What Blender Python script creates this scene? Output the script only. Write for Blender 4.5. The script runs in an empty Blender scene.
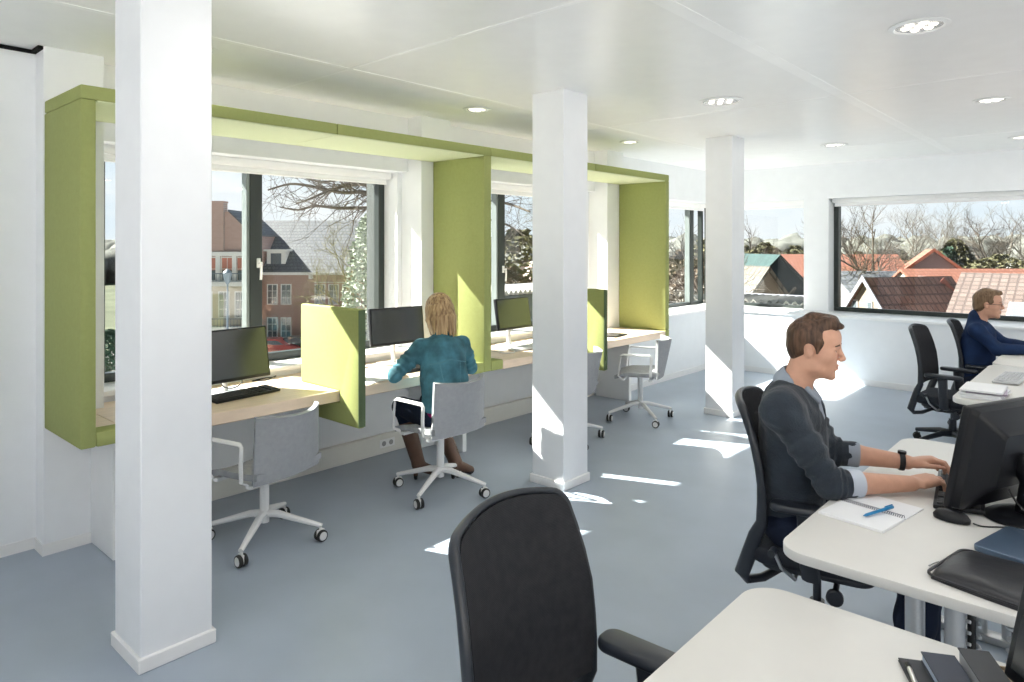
import bpy, bmesh, math, random
import numpy as np
from mathutils import Vector, Matrix, Euler
random.seed(7); rng = np.random.default_rng(7)
SC = bpy.context.scene
COL = SC.collection
PI = math.pi
def rad(a): return math.radians(a)

# ---------------------------------------------------------------- camera maths (used to survey real positions)
FPX, CXP, HYP, YAW, EYE = 688.0, 512.0, 246.5, rad(41.93), 1.65
CS, SN = math.cos(YAW), math.sin(YAW)
def ray(px):
    u = (px - CXP) / FPX
    return (-SN + u * CS, CS + u * SN)
def at_z(px, py, z):
    d = (z - EYE) / ((HYP - py) / FPX); r = ray(px)
    return Vector((r[0] * d, r[1] * d, z))
def at_d(px, py, d):
    r = ray(px); return Vector((r[0] * d, r[1] * d, EYE + (HYP - py) / FPX * d))

# ---------------------------------------------------------------- materials
MATS = {}
def mat(name, col, rough=0.5, spec=0.5, metal=0.0, bump=0.0, bscale=60.0, var=0.0, vscale=8.0, stretch=None, coat=0.0, sheen=0.0):
    m = bpy.data.materials.new(name); m.use_nodes = True
    nt = m.node_tree; b = nt.nodes['Principled BSDF']
    b.inputs['Base Color'].default_value = (*col, 1)
    b.inputs['Roughness'].default_value = rough
    b.inputs['Specular IOR Level'].default_value = spec
    b.inputs['Metallic'].default_value = metal
    b.inputs['Coat Weight'].default_value = coat
    b.inputs['Sheen Weight'].default_value = sheen
    tc = nt.nodes.new('ShaderNodeTexCoord')
    src = tc.outputs['Object']
    if stretch:
        mp = nt.nodes.new('ShaderNodeMapping'); mp.inputs['Scale'].default_value = stretch
        nt.links.new(src, mp.inputs['Vector']); src = mp.outputs['Vector']
    n = nt.nodes.new('ShaderNodeTexNoise'); n.inputs['Scale'].default_value = vscale; n.inputs['Detail'].default_value = 5
    nt.links.new(src, n.inputs['Vector'])
    v = max(var, 0.015)
    r = nt.nodes.new('ShaderNodeValToRGB')
    r.color_ramp.elements[0].position = 0.3; r.color_ramp.elements[1].position = 0.7
    r.color_ramp.elements[0].color = (*[c * (1 - v) for c in col], 1)
    r.color_ramp.elements[1].color = (*[min(1, c * (1 + v)) for c in col], 1)
    nt.links.new(n.outputs['Fac'], r.inputs['Fac']); nt.links.new(r.outputs['Color'], b.inputs['Base Color'])
    if bump > 0:
        n2 = nt.nodes.new('ShaderNodeTexNoise'); n2.inputs['Scale'].default_value = bscale; n2.inputs['Detail'].default_value = 3
        nt.links.new(src, n2.inputs['Vector'])
        bp = nt.nodes.new('ShaderNodeBump'); bp.inputs['Strength'].default_value = bump; bp.inputs['Distance'].default_value = 0.01
        nt.links.new(n2.outputs['Fac'], bp.inputs['Height']); nt.links.new(bp.outputs['Normal'], b.inputs['Normal'])
    MATS[name] = m
    return m
def brick_mat(name, c1, c2, mortar, scale=1.0, bw=0.5, rh=0.25, msize=0.02, rough=0.8, axis='XZ', offset=0.5, bump=0.3):
    m = mat(name, c1, rough); nt = m.node_tree; b = nt.nodes['Principled BSDF']
    tc = nt.nodes.new('ShaderNodeTexCoord'); sp = nt.nodes.new('ShaderNodeSeparateXYZ'); cb = nt.nodes.new('ShaderNodeCombineXYZ')
    nt.links.new(tc.outputs['Object'], sp.inputs[0])
    nt.links.new(sp.outputs[axis[0]], cb.inputs[0]); nt.links.new(sp.outputs[axis[1]], cb.inputs[1])
    t = nt.nodes.new('ShaderNodeTexBrick')
    t.offset = offset
    t.inputs['Color1'].default_value = (*c1, 1); t.inputs['Color2'].default_value = (*c2, 1); t.inputs['Mortar'].default_value = (*mortar, 1)
    t.inputs['Scale'].default_value = scale; t.inputs['Brick Width'].default_value = bw; t.inputs['Row Height'].default_value = rh; t.inputs['Mortar Size'].default_value = msize
    nt.links.new(cb.outputs[0], t.inputs['Vector'])
    nt.links.new(t.outputs['Color'], b.inputs['Base Color'])
    bp = nt.nodes.new('ShaderNodeBump'); bp.inputs['Strength'].default_value = bump; bp.inputs['Distance'].default_value = 0.03; bp.invert = True
    nt.links.new(t.outputs['Fac'], bp.inputs['Height']); nt.links.new(bp.outputs['Normal'], b.inputs['Normal'])
    return m
def weave_mat(name, col, col2, scale=260.0, rough=0.9, bump=0.4, sheen=0.0):
    """woven upholstery: two crossed fine waves"""
    m = mat(name, col, rough, 0.2, sheen=sheen); nt = m.node_tree; b = nt.nodes['Principled BSDF']
    tc = nt.nodes.new('ShaderNodeTexCoord')
    ws = []
    for d in ('Y', 'Z'):
        w = nt.nodes.new('ShaderNodeTexWave'); w.bands_direction = d; w.inputs['Scale'].default_value = scale / 6.28; w.inputs['Distortion'].default_value = 1.5; w.inputs['Detail'].default_value = 2
        nt.links.new(tc.outputs['Object'], w.inputs['Vector']); ws.append(w)
    mx = nt.nodes.new('ShaderNodeMath'); mx.operation = 'MULTIPLY'
    nt.links.new(ws[0].outputs['Fac'], mx.inputs[0]); nt.links.new(ws[1].outputs['Fac'], mx.inputs[1])
    n = nt.nodes.new('ShaderNodeTexNoise'); n.inputs['Scale'].default_value = 40; n.inputs['Detail'].default_value = 6
    nt.links.new(tc.outputs['Object'], n.inputs['Vector'])
    ad = nt.nodes.new('ShaderNodeMath'); ad.operation = 'ADD'
    nt.links.new(mx.outputs[0], ad.inputs[0]); nt.links.new(n.outputs['Fac'], ad.inputs[1])
    hv = nt.nodes.new('ShaderNodeMath'); hv.operation = 'MULTIPLY'; hv.inputs[1].default_value = 0.6
    nt.links.new(ad.outputs[0], hv.inputs[0])
    r = nt.nodes.new('ShaderNodeMixRGB'); r.inputs[1].default_value = (*col, 1); r.inputs[2].default_value = (*col2, 1)
    nt.links.new(hv.outputs[0], r.inputs[0]); nt.links.new(r.outputs[0], b.inputs['Base Color'])
    bp = nt.nodes.new('ShaderNodeBump'); bp.inputs['Strength'].default_value = bump; bp.inputs['Distance'].default_value = 0.002
    nt.links.new(mx.outputs[0], bp.inputs['Height']); nt.links.new(bp.outputs['Normal'], b.inputs['Normal'])
    return m
def glass_mat(name, tint=(1, 1, 1), refl=0.06):
    m = bpy.data.materials.new(name); m.use_nodes = True; nt = m.node_tree; nt.nodes.clear()
    o = nt.nodes.new('ShaderNodeOutputMaterial'); mx = nt.nodes.new('ShaderNodeMixShader')
    t = nt.nodes.new('ShaderNodeBsdfTransparent'); t.inputs[0].default_value = (*tint, 1)
    g = nt.nodes.new('ShaderNodeBsdfGlossy'); g.inputs['Roughness'].default_value = 0.02
    f = nt.nodes.new('ShaderNodeLayerWeight'); f.inputs['Blend'].default_value = 0.5
    pw = nt.nodes.new('ShaderNodeMath'); pw.operation = 'POWER'; pw.inputs[1].default_value = 4.0
    ml = nt.nodes.new('ShaderNodeMath'); ml.operation = 'MULTIPLY_ADD'; ml.inputs[1].default_value = 0.5; ml.inputs[2].default_value = refl * 0.5
    nt.links.new(f.outputs['Facing'], pw.inputs[0]); nt.links.new(pw.outputs[0], ml.inputs[0])
    nt.links.new(ml.outputs[0], mx.inputs[0]); nt.links.new(t.outputs[0], mx.inputs[1]); nt.links.new(g.outputs[0], mx.inputs[2])
    nt.links.new(mx.outputs[0], o.inputs[0]); MATS[name] = m
    return m
def emit_mat(name, col, s):
    m = mat(name, col); b = m.node_tree.nodes['Principled BSDF']
    b.inputs['Emission Color'].default_value = (*col, 1); b.inputs['Emission Strength'].default_value = s
    return m

# ---------------------------------------------------------------- mesh builder
def frame_from(d, up=Vector((0, 0, 1))):
    d = Vector(d).normalized()
    if abs(d.dot(up)) > 0.97: up = Vector((1, 0, 0))
    a = up.cross(d).normalized(); b = d.cross(a)
    return a, b, d
class MB:
    def __init__(s): s.v = []; s.f = []; s.m = []; s.cur = 0
    def mi(s, i): s.cur = i; return s
    def add(s, vs, fs, M=None):
        o = len(s.v)
        s.v += [(M @ Vector(p)) if M is not None else Vector(p) for p in vs]
        s.f += [tuple(i + o for i in f) for f in fs]; s.m += [s.cur] * len(fs)
        return s
    def bm(s, bm, M=None):
        bm.verts.index_update()
        s.add([v.co.copy() for v in bm.verts], [[v.index for v in f.verts] for f in bm.faces], M); bm.free(); return s
    def box(s, x0, x1, y0, y1, z0, z1, r=0.0, seg=2, M=None):
        x0, x1 = min(x0, x1), max(x0, x1); y0, y1 = min(y0, y1), max(y0, y1); z0, z1 = min(z0, z1), max(z0, z1)
        if r <= 0:
            vs = [(x0, y0, z0), (x1, y0, z0), (x1, y1, z0), (x0, y1, z0), (x0, y0, z1), (x1, y0, z1), (x1, y1, z1), (x0, y1, z1)]
            return s.add(vs, [(0, 3, 2, 1), (4, 5, 6, 7), (0, 1, 5, 4), (1, 2, 6, 5), (2, 3, 7, 6), (3, 0, 4, 7)], M)
        bm = bmesh.new(); bmesh.ops.create_cube(bm, size=1)
        for v in bm.verts: v.co = Vector(((x0 + x1) / 2 + v.co.x * (x1 - x0), (y0 + y1) / 2 + v.co.y * (y1 - y0), (z0 + z1) / 2 + v.co.z * (z1 - z0)))
        r = min(r, 0.49 * min(x1 - x0, y1 - y0, z1 - z0))
        bmesh.ops.bevel(bm, geom=list(bm.edges), offset=r, segments=seg, affect='EDGES', profile=0.5)
        return s.bm(bm, M)
    def tube(s, pts, r, n=10, closed=False, cap=True, flat=None, up=Vector((0, 0, 1)), M=None):
        """swept tube; r scalar or list; flat=(a,b) scales section along the two frame axes"""
        pts = [Vector(p) for p in pts]; N = len(pts)
        rs = list(r) if isinstance(r, (list, tuple)) else [r] * N
        vs = []; prev = None
        for i, p in enumerate(pts):
            d = (pts[(i + 1) % N] - pts[i - 1]) if closed else (pts[min(i + 1, N - 1)] - pts[max(i - 1, 0)])
            d = d.normalized()
            if prev is None: a, b, _ = frame_from(d, up)
            else:
                a = prev - d * prev.dot(d)
                a = a.normalized() if a.length > 1e-5 else frame_from(d, up)[0]
                b = d.cross(a)
            prev = a
            fa, fb = flat if flat else (1, 1)
            for k in range(n):
                t = 2 * PI * (k + 0.5) / n
                vs.append(p + a * (math.cos(t) * rs[i] * fa) + b * (math.sin(t) * rs[i] * fb))
        fs = []
        for i in range(N if closed else N - 1):
            j = (i + 1) % N
            for k in range(n): fs.append((i * n + k, i * n + (k + 1) % n, j * n + (k + 1) % n, j * n + k))
        if cap and not closed:
            fs.append(tuple(range(n - 1, -1, -1))); fs.append(tuple((N - 1) * n + k for k in range(n)))
        return s.add(vs, fs, M)
    def lathe(s, prof, n=24, c=(0, 0, 0), M=None, axis='Z'):
        vs = []; fs = []
        for r, z in prof:
            for k in range(n):
                t = 2 * PI * k / n
                p = (r * math.cos(t), r * math.sin(t), z)
                if axis == 'Y': p = (p[0], p[2], p[1])
                if axis == 'X': p = (p[2], p[0], p[1])
                vs.append((c[0] + p[0], c[1] + p[1], c[2] + p[2]))
        for i in range(len(prof) - 1):
            for k in range(n): fs.append((i * n + k, i * n + (k + 1) % n, (i + 1) * n + (k + 1) % n, (i + 1) * n + k))
        if prof[0][0] > 1e-6: fs.append(tuple(range(n - 1, -1, -1)))
        if prof[-1][0] > 1e-6: fs.append(tuple((len(prof) - 1) * n + k for k in range(n)))
        return s.add(vs, fs, M)
    def prism(s, poly, z0, z1, r=0.0, seg=2, M=None):
        """extrude an xy polygon (ccw) from z0 to z1 with optional bevel on the rims"""
        bm = bmesh.new(); vs = [bm.verts.new((x, y, z0)) for x, y in poly]
        f = bm.faces.new(vs); ret = bmesh.ops.extrude_face_region(bm, geom=[f])
        top = [g for g in ret['geom'] if isinstance(g, bmesh.types.BMVert)]
        for v in top: v.co.z = z1
        bmesh.ops.recalc_face_normals(bm, faces=bm.faces)
        if r > 0:
            es = [e for e in bm.edges if abs(e.verts[0].co.z - e.verts[1].co.z) < 1e-6]
            bmesh.ops.bevel(bm, geom=es, offset=r, segments=seg, affect='EDGES', profile=0.5)
        return s.bm(bm, M)
    def sheet(s, fn, nu, nv, th, M=None):
        """closed slab: fn(u,v)->(point, normal), u,v in 0..1, thickness th"""
        P = [[None] * (nv + 1) for _ in range(nu + 1)]; vs = []
        for side in (0.5, -0.5):
            for i in range(nu + 1):
                for j in range(nv + 1):
                    p, nrm = fn(i / nu, j / nv); vs.append(Vector(p) + Vector(nrm).normalized() * th * side)
        W = nv + 1; O = (nu + 1) * W; fs = []
        for i in range(nu):
            for j in range(nv):
                a = i * W + j; fs.append((a, a + W, a + W + 1, a + 1)); fs.append((O + a, O + a + 1, O + a + W + 1, O + a + W))
        for i in range(nu):
            a = i * W; fs.append((a, O + a, O + a + W, a + W)); a = i * W + nv; fs.append((a, a + W, O + a + W, O + a))
        for j in range(nv):
            a = j; fs.append((a, a + 1, O + a + 1, O + a)); a = nu * W + j; fs.append((a, O + a, O + a + 1, a + 1))
        return s.add(vs, fs, M)
    def build(s, name, mats, parent=None, smooth=35, loc=None, fixn=True):
        me = bpy.data.meshes.new(name)
        off = Vector(loc) if loc is not None else Vector((0, 0, 0))
        me.from_pydata([tuple(v - off) for v in s.v], [], s.f)
        if not isinstance(mats, (list, tuple)): mats = [mats]
        for m in mats: me.materials.append(m)
        if len(mats) > 1: me.polygons.foreach_set('material_index', s.m)
        if fixn:
            bm = bmesh.new(); bm.from_mesh(me); bmesh.ops.recalc_face_normals(bm, faces=bm.faces); bm.to_mesh(me); bm.free()
        if smooth:
            me.shade_smooth(); me.set_sharp_from_angle(angle=rad(smooth))
        me.validate()
        o = bpy.data.objects.new(name, me); COL.objects.link(o)
        if parent is not None: o.parent = parent
        if loc is not None: o.location = off
        return o
def rrect(x0, x1, y0, y1, r, n=6):
    """rounded rectangle polygon; r scalar or 4 radii (x0y0, x1y0, x1y1, x0y1)"""
    rs = r if isinstance(r, (list, tuple)) else [r] * 4
    out = []
    for (cx, cy, a0, rr) in ((x0, y0, PI, rs[0]), (x1, y0, 1.5 * PI, rs[1]), (x1, y1, 0, rs[2]), (x0, y1, .5 * PI, rs[3])):
        sx = 1 if cx == x0 else -1; sy = 1 if cy == y0 else -1
        if rr <= 0: out.append((cx, cy)); continue
        for k in range(n + 1):
            a = a0 + .5 * PI * k / n
            out.append((cx + sx * rr + math.cos(a) * rr, cy + sy * rr + math.sin(a) * rr))
    return out
def bez(p, n=8):
    """Catmull-Rom through points"""
    p = [Vector(q) for q in p]; out = []
    for i in range(len(p) - 1):
        a = p[max(i - 1, 0)]; b = p[i]; c = p[i + 1]; d = p[min(i + 2, len(p) - 1)]
        for k in range(n):
            t = k / n
            out.append(0.5 * ((2 * b) + (c - a) * t + (2 * a - 5 * b + 4 * c - d) * t * t + (3 * b - a - 3 * c + d) * t ** 3))
    out.append(p[-1]); return out
def tag(o, label=None, cat=None, group=None, kind=None):
    if label: o['label'] = label
    if cat: o['category'] = cat
    if group: o['group'] = group
    if kind: o['kind'] = kind
    return o
def empty(name, loc=(0, 0, 0), rz=0.0):
    o = bpy.data.objects.new(name, None); COL.objects.link(o); o.location = loc; o.rotation_euler = (0, 0, rz); o.empty_display_size = 0.1
    return o
def thing(name, label, cat, loc=(0, 0, 0), rz=0.0, group=None):
    return tag(empty(name, loc, rz), label, cat, group)
def dup(root, loc, rz, label, group=None):
    r = root.copy(); COL.objects.link(r); r.location = loc; r.rotation_euler = (0, 0, rz); r['label'] = label
    if group: r['group'] = group
    def kids(src, dst):
        for ch in [o for o in src.children]:
            c = ch.copy(); COL.objects.link(c); c.parent = dst
            kids(ch, c)
    kids(root, r)
    return r
def struct(o): return tag(o, kind='structure')

# ---------------------------------------------------------------- signed-distance sculpting for bodies and cloth
class SDF:
    def __init__(s, vox): s.h = vox; s.P = []
    def cap(s, a, b, ra, rb=None, k=0.02, op='u'):
        s.P.append(('c', np.array(a, float), np.array(b, float), ra, ra if rb is None else rb, k, op)); return s
    def chain(s, pts, rs, k=0.02, op='u'):
        for i in range(len(pts) - 1): s.cap(pts[i], pts[i + 1], rs[i], rs[i + 1], k, op)
        return s
    def ell(s, c, r, R=None, k=0.02, op='u'):
        s.P.append(('e', np.array(c, float), np.array(r, float), np.eye(3) if R is None else np.array(R, float), None, k, op)); return s
    def box(s, c, hx, R=None, rr=0.01, k=0.02, op='u'):
        s.P.append(('b', np.array(c, float), np.array(hx, float), np.eye(3) if R is None else np.array(R, float), rr, k, op)); return s
    def field(s):
        lo = np.full(3, 1e9); hi = -lo
        for p in s.P:
            if p[6] != 'u': continue
            l, h = s.bb(p); lo = np.minimum(lo, l); hi = np.maximum(hi, h)
        lo -= 4 * s.h; hi += 4 * s.h
        n = np.ceil((hi - lo) / s.h).astype(int) + 1
        F = np.full(n, 0.12, np.float32)
        ax = [lo[i] + np.arange(n[i]) * s.h for i in range(3)]
        for p in s.P:
            l, h = s.bb(p); pad = p[5] + 3 * s.h + 0.012
            i0 = np.clip(np.floor((l - pad - lo) / s.h).astype(int), 0, n); i1 = np.clip(np.ceil((h + pad - lo) / s.h).astype(int) + 1, 0, n)
            if np.any(i1 <= i0): continue
            sl = tuple(slice(i0[j], i1[j]) for j in range(3))
            X = ax[0][sl[0]][:, None, None]; Y = ax[1][sl[1]][None, :, None]; Z = ax[2][sl[2]][None, None, :]
            d = s.dist(p, X, Y, Z).astype(np.float32); f = F[sl]; k = max(p[5], 1e-5)
            if p[6] == 'u':
                hh = np.maximum(k - np.abs(f - d), 0) / k; F[sl] = np.minimum(f, d) - hh * hh * k * 0.25
            elif p[6] == 's':
                g = -d; hh = np.maximum(k - np.abs(f - g), 0) / k; F[sl] = np.maximum(f, g) + hh * hh * k * 0.25
        s.lo = lo; s.ax = ax
        return F
    def bb(s, p):
        if p[0] == 'c': return np.minimum(p[1] - p[3], p[2] - p[4]), np.maximum(p[1] + p[3], p[2] + p[4])
        e = np.abs(p[3].T) @ (p[2] + (p[4] or 0)) if p[0] == 'b' else np.sqrt((p[3].T ** 2) @ (p[2] ** 2))
        return p[1] - e, p[1] + e
    def dist(s, p, X, Y, Z):
        if p[0] == 'c':
            a, b, ra, rb = p[1:5]; ba = b - a; L2 = float(ba @ ba) + 1e-12
            x, y, z = X - a[0], Y - a[1], Z - a[2]
            t = np.clip((x * ba[0] + y * ba[1] + z * ba[2]) / L2, 0, 1)
            return np.sqrt((x - t * ba[0]) ** 2 + (y - t * ba[1]) ** 2 + (z - t * ba[2]) ** 2) - (ra + (rb - ra) * t)
        c, r, R = p[1:4]; x, y, z = X - c[0], Y - c[1], Z - c[2]
        u = R[0, 0] * x + R[0, 1] * y + R[0, 2] * z; v = R[1, 0] * x + R[1, 1] * y + R[1, 2] * z; w = R[2, 0] * x + R[2, 1] * y + R[2, 2] * z
        if p[0] == 'e':
            k0 = np.sqrt((u / r[0]) ** 2 + (v / r[1]) ** 2 + (w / r[2]) ** 2); k1 = np.sqrt((u / r[0] ** 2) ** 2 + (v / r[1] ** 2) ** 2 + (w / r[2] ** 2) ** 2) + 1e-9
            return k0 * (k0 - 1.0) / k1
        qx, qy, qz = np.abs(u) - r[0], np.abs(v) - r[1], np.abs(w) - r[2]
        return np.sqrt(np.maximum(qx, 0) ** 2 + np.maximum(qy, 0) ** 2 + np.maximum(qz, 0) ** 2) + np.minimum(np.maximum(qx, np.maximum(qy, qz)), 0) - p[4]
    def mesh(s, post=None):
        F = s.field()
        if post: F = post(F, s.ax)
        F[0], F[-1] = 1, 1; F[:, 0], F[:, -1] = 1, 1; F[:, :, 0], F[:, :, -1] = 1, 1
        I = F < 0
        c = [I[i:I.shape[0] - 1 + i, j:I.shape[1] - 1 + j, k:I.shape[2] - 1 + k] for i in (0, 1) for j in (0, 1) for k in (0, 1)]
        tot = sum(q.astype(np.int8) for q in c); act = (tot > 0) & (tot < 8)
        idx = np.full(act.shape, -1, np.int64); ijk = np.argwhere(act); idx[act] = np.arange(len(ijk))
        acc = np.zeros((len(ijk), 3)); cnt = np.zeros(len(ijk))
        cor = [(i, j, k) for i in (0, 1) for j in (0, 1) for k in (0, 1)]
        val = {q: F[ijk[:, 0] + q[0], ijk[:, 1] + q[1], ijk[:, 2] + q[2]].astype(float) for q in cor}
        for a in cor:
            for axn in range(3):
                if a[axn]: continue
                b = list(a); b[axn] = 1; b = tuple(b)
                fa, fb = val[a], val[b]; m = (fa < 0) != (fb < 0)
                t = np.where(m, fa / (fa - fb + 1e-20), 0); pt = np.repeat(np.array(a, float)[None], len(ijk), 0); pt[:, axn] += t
                acc[m] += pt[m]; cnt[m] += 1
        V = (ijk + acc / cnt[:, None]) * s.h + s.lo
        Q = []
        for axn in range(3):
            o1, o2 = [(1, 2), (2, 0), (0, 1)][axn]
            A = np.take(I, range(I.shape[axn] - 1), axn); B = np.take(I, range(1, I.shape[axn]), axn)
            e = np.argwhere(A != B); ins = A[e[:, 0], e[:, 1], e[:, 2]]
            ok = (e[:, o1] > 0) & (e[:, o2] > 0) & (e[:, o1] < act.shape[o1]) & (e[:, o2] < act.shape[o2]); e = e[ok]; ins = ins[ok]
            d1 = np.zeros(3, int); d1[o1] = 1; d2 = np.zeros(3, int); d2[o2] = 1
            g = lambda w: idx[w[:, 0], w[:, 1], w[:, 2]]
            q = np.stack([g(e - d1 - d2), g(e - d2), g(e), g(e - d1)], 1)
            q[~ins] = q[~ins][:, ::-1]; Q.append(q)
        return V, np.concatenate(Q)
def sdf_obj(name, sdf, mats, parent=None, post=None, matfn=None, org=(0, 0, 0), relax=1):
    V, Q = sdf.mesh(post)
    me = bpy.data.meshes.new(name); O = np.array(org, float)
    me.vertices.add(len(V)); me.loops.add(Q.size); me.polygons.add(len(Q))
    for _ in range(relax):                                   # light Laplacian smoothing
        S = np.zeros_like(V); C = np.zeros(len(V))
        for a in range(4):
            b = (a + 1) % 4
            np.add.at(S, Q[:, a], V[Q[:, b]]); np.add.at(C, Q[:, a], 1); np.add.at(S, Q[:, b], V[Q[:, a]]); np.add.at(C, Q[:, b], 1)
        V = V * 0.5 + 0.5 * S / np.maximum(C, 1)[:, None]
    me.vertices.foreach_set('co', (V - O).astype(np.float32).ravel())
    me.loops.foreach_set('vertex_index', Q.astype(np.int32).ravel())
    me.polygons.foreach_set('loop_start', np.arange(0, Q.size, 4, dtype=np.int32))
    me.update(calc_edges=True); me.validate()
    if not isinstance(mats, (list, tuple)): mats = [mats]
    for m in mats: me.materials.append(m)
    if matfn is not None:
        me.polygons.foreach_set('material_index', matfn(V[Q].mean(1)).astype(np.int32))
    me.shade_smooth()
    o = bpy.data.objects.new(name, me); COL.objects.link(o)
    if parent is not None: o.parent = parent
    return o
def vnoise(X, Y, Z, f, seed=0):
    """cheap smooth pseudo-noise from summed sines"""
    r = np.random.default_rng(seed); out = 0
    for i in range(5):
        w = r.normal(size=3); w = w / np.linalg.norm(w) * f * (0.7 + 0.25 * i); ph = r.uniform(0, 6.28)
        out = out + np.sin(X * w[0] + Y * w[1] + Z * w[2] + ph) / (1 + 0.35 * i)
    return out / 3.0
SKY_VIEW, SKY_BACK, LAMP_W, EXPO, SUN_W = 0.82, 0.2, 4.0, 0.44, 24.0
# ---------------------------------------------------------------- palette
WHITE = mat('wall_paint', (0.81, 0.83, 0.855), 0.55, 0.3, bump=0.03, bscale=300)
COLW = mat('column_paint', (0.79, 0.81, 0.84), 0.42, 0.4, bump=0.02, bscale=200)
CEIL = mat('ceiling_panel', (0.90, 0.90, 0.90), 0.28, 0.45, var=0.01)
SEAM = mat('ceiling_strip', (0.96, 0.96, 0.96), 0.35, 0.5)
FLOORM = mat('linoleum_floor', (0.335, 0.390, 0.465), 0.34, 0.45, var=0.05, vscale=3, bump=0.02, bscale=400)
SKIRT = mat('skirting_paint', (0.80, 0.80, 0.80), 0.45, 0.4)
CREAM = mat('duct_cream', (0.76, 0.75, 0.70), 0.45, 0.4)
SILLM = mat('sill_white', (0.86, 0.86, 0.86), 0.3, 0.5)
FRAME = mat('window_frame_dark', (0.022, 0.030, 0.028), 0.38, 0.5)
FRAMEL = mat('window_bead_grey', (0.20, 0.23, 0.23), 0.35, 0.5)
BLACK = mat('shadow_gap_black', (0.01, 0.01, 0.01), 0.8, 0.1)
GLASS = glass_mat('window_glass', (0.965, 0.985, 0.98))
BLIND = mat('blind_fabric', (0.86, 0.87, 0.88), 0.7, 0.2)
CHROME = mat('satin_steel', (0.62, 0.62, 0.62), 0.28, 0.5, 1.0)
HC = 2.72
# ---------------------------------------------------------------- floor, ceiling, walls
m = MB(); m.box(-5.0, 4.2, -3.7, 9.9, -0.25, 0); struct(m.build('floor', FLOORM, smooth=0))
m = MB(); m.box(-5.0, 4.2, -3.7, 9.9, HC, HC + 0.3); struct(m.build('ceiling', CEIL, smooth=0))
n = 0
for x0, x1 in ((-1.555, -1.475), (-3.52, -3.48), (0.42, 0.50)):
    n += 1; m = MB(); m.box(x0, x1, -3.5, 9.35, HC - 0.0015, HC + 0.01); struct(m.build('trim_%d' % n, SEAM, smooth=0))
for y in (-0.27, 2.43, 5.16, 7.89):
    n += 1; m = MB(); m.box(-4.48, 4.0, y - 0.012, y + 0.012, HC - 0.0015, HC + 0.01); struct(m.build('trim_%d' % n, SEAM, smooth=0))
YF = 9.35; YO = 9.84; XO = -4.97     # outer face of the window wall
m = MB()
m.box(XO, -4.46, -3.5, 1.06, 0, HC - 0.018)                       # plain stretch left of the pier
m.box(XO, -4.31, 1.06, 1.35, 0, HC)                       # pier at the end of the booths
m.box(-4.80, -4.47, 1.35, 6.75, 0, 0.78)                     # parapet behind the bench
m.box(-4.80, -4.25, 6.75, 8.88, 0.0, 0.78)                   # deeper casing past the bench
m.box(-4.80, -4.48, 1.35, 9.35, 2.27, HC)                    # lintel
m.box(-4.80, -4.56, 1.35, 1.43, 0.78, 2.27); m.box(-4.80, -4.56, 3.64, 4.06, 0.78, 2.27); m.box(-4.80, -4.56, 6.33, 6.75, 0.78, 2.27)
m.box(-4.6, -4.31, 3.69, 4.01, 0, HC); m.box(-4.6, -4.31, 6.38, 6.70, 0, HC)   # pilasters
struct(m.build('wall_left', WHITE, smooth=0))
CLAD = mat('facade_cladding_dark', (0.075, 0.085, 0.085), 0.7, 0.2, bump=0.2, bscale=40)
m = MB(); m.box(XO, -4.801, 1.35, YO, 0, 0.79); m.box(XO, -4.801, 1.35, YO, 2.26, HC)
for a, b in ((1.35, 1.44), (3.63, 4.07), (6.32, 6.76)): m.box(XO, -4.801, a, b, 0.79, 2.26)
struct(m.build('wall_outer_left', CLAD, smooth=0))

m = MB()
m.box(-4.80, 4.0, 8.88, 9.64, 0, 0.78)
m.box(-4.80, 4.0, YF, 9.64, 2.27, HC)
m.box(-3.21, -2.90, YF, 9.64, 0.78, 2.27); m.box(1.5, 1.82, YF, 9.64, 0.78, 2.27); m.box(3.7, 4.0, YF, 9.64, 0.78, 2.27)
struct(m.build('wall_far', WHITE, smooth=0))
m = MB(); m.box(-4.80, 4.0, 9.641, YO, 0, 0.79); m.box(-4.80, 4.0, 9.641, YO, 2.26, HC)
for a, b in ((-3.22, -2.89), (1.49, 1.83), (3.69, 4.0)): m.box(a, b, 9.641, YO, 0.79, 2.26)
struct(m.build('wall_outer_far', CLAD, smooth=0))
m = MB(); m.box(4.0, 4.2, -3.7, YO, 0, 0.05); m.box(4.0, 4.2, -3.7, YO, 2.6, HC)
for y in (-3.6, -0.9, 1.8, 4.5, 7.2, 9.5): m.box(4.0, 4.2, y - 0.1, y + 0.1, 0.05, 2.6)
struct(m.build('wall_right', WHITE, smooth=0))
m = MB(); m.box(-4.97, 4.2, -3.7, -3.5, 0, 0.05); m.box(-4.97, 4.2, -3.7, -3.5, 2.6, HC)
m.box(-4.97, -1.9, -3.7, -3.5, 0.05, 2.6)  # unseen solid stretch added to keep light off the left side
for x in (1.0, 3.9): m.box(x - 0.12, x + 0.12, -3.7, -3.5, 0.05, 2.6)
struct(m.build('wall_back', WHITE, smooth=0))
m = MB(); m.box(-4.46, -4.452, -3.5, 1.06, 0, 0.06); m.box(-4.452, -4.302, 1.052, 1.06, 0, 0.06); m.box(-4.31, -4.302, 1.0601, 1.35, 0, 0.06)
struct(m.build('baseboard_left', SKIRT, smooth=0))
m = MB(); m.box(-4.45, 4.0, 8.868, 8.88, 0, 0.07); struct(m.build('baseboard_far', SKIRT, smooth=0))
m = MB(); m.box(-4.25, -4.238, 6.75, 8.868, 0, 0.07); struct(m.build('baseboard_near', SKIRT, smooth=0))
m = MB(); m.box(-4.459, -4.435, -3.5, 1.06, HC - 0.018, HC - 0.001); m.box(-4.459, -4.31, 1.035, 1.0595, HC - 0.018, HC - 0.001)
n += 1; struct(m.build('trim_%d' % n, BLACK, smooth=0))
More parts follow.
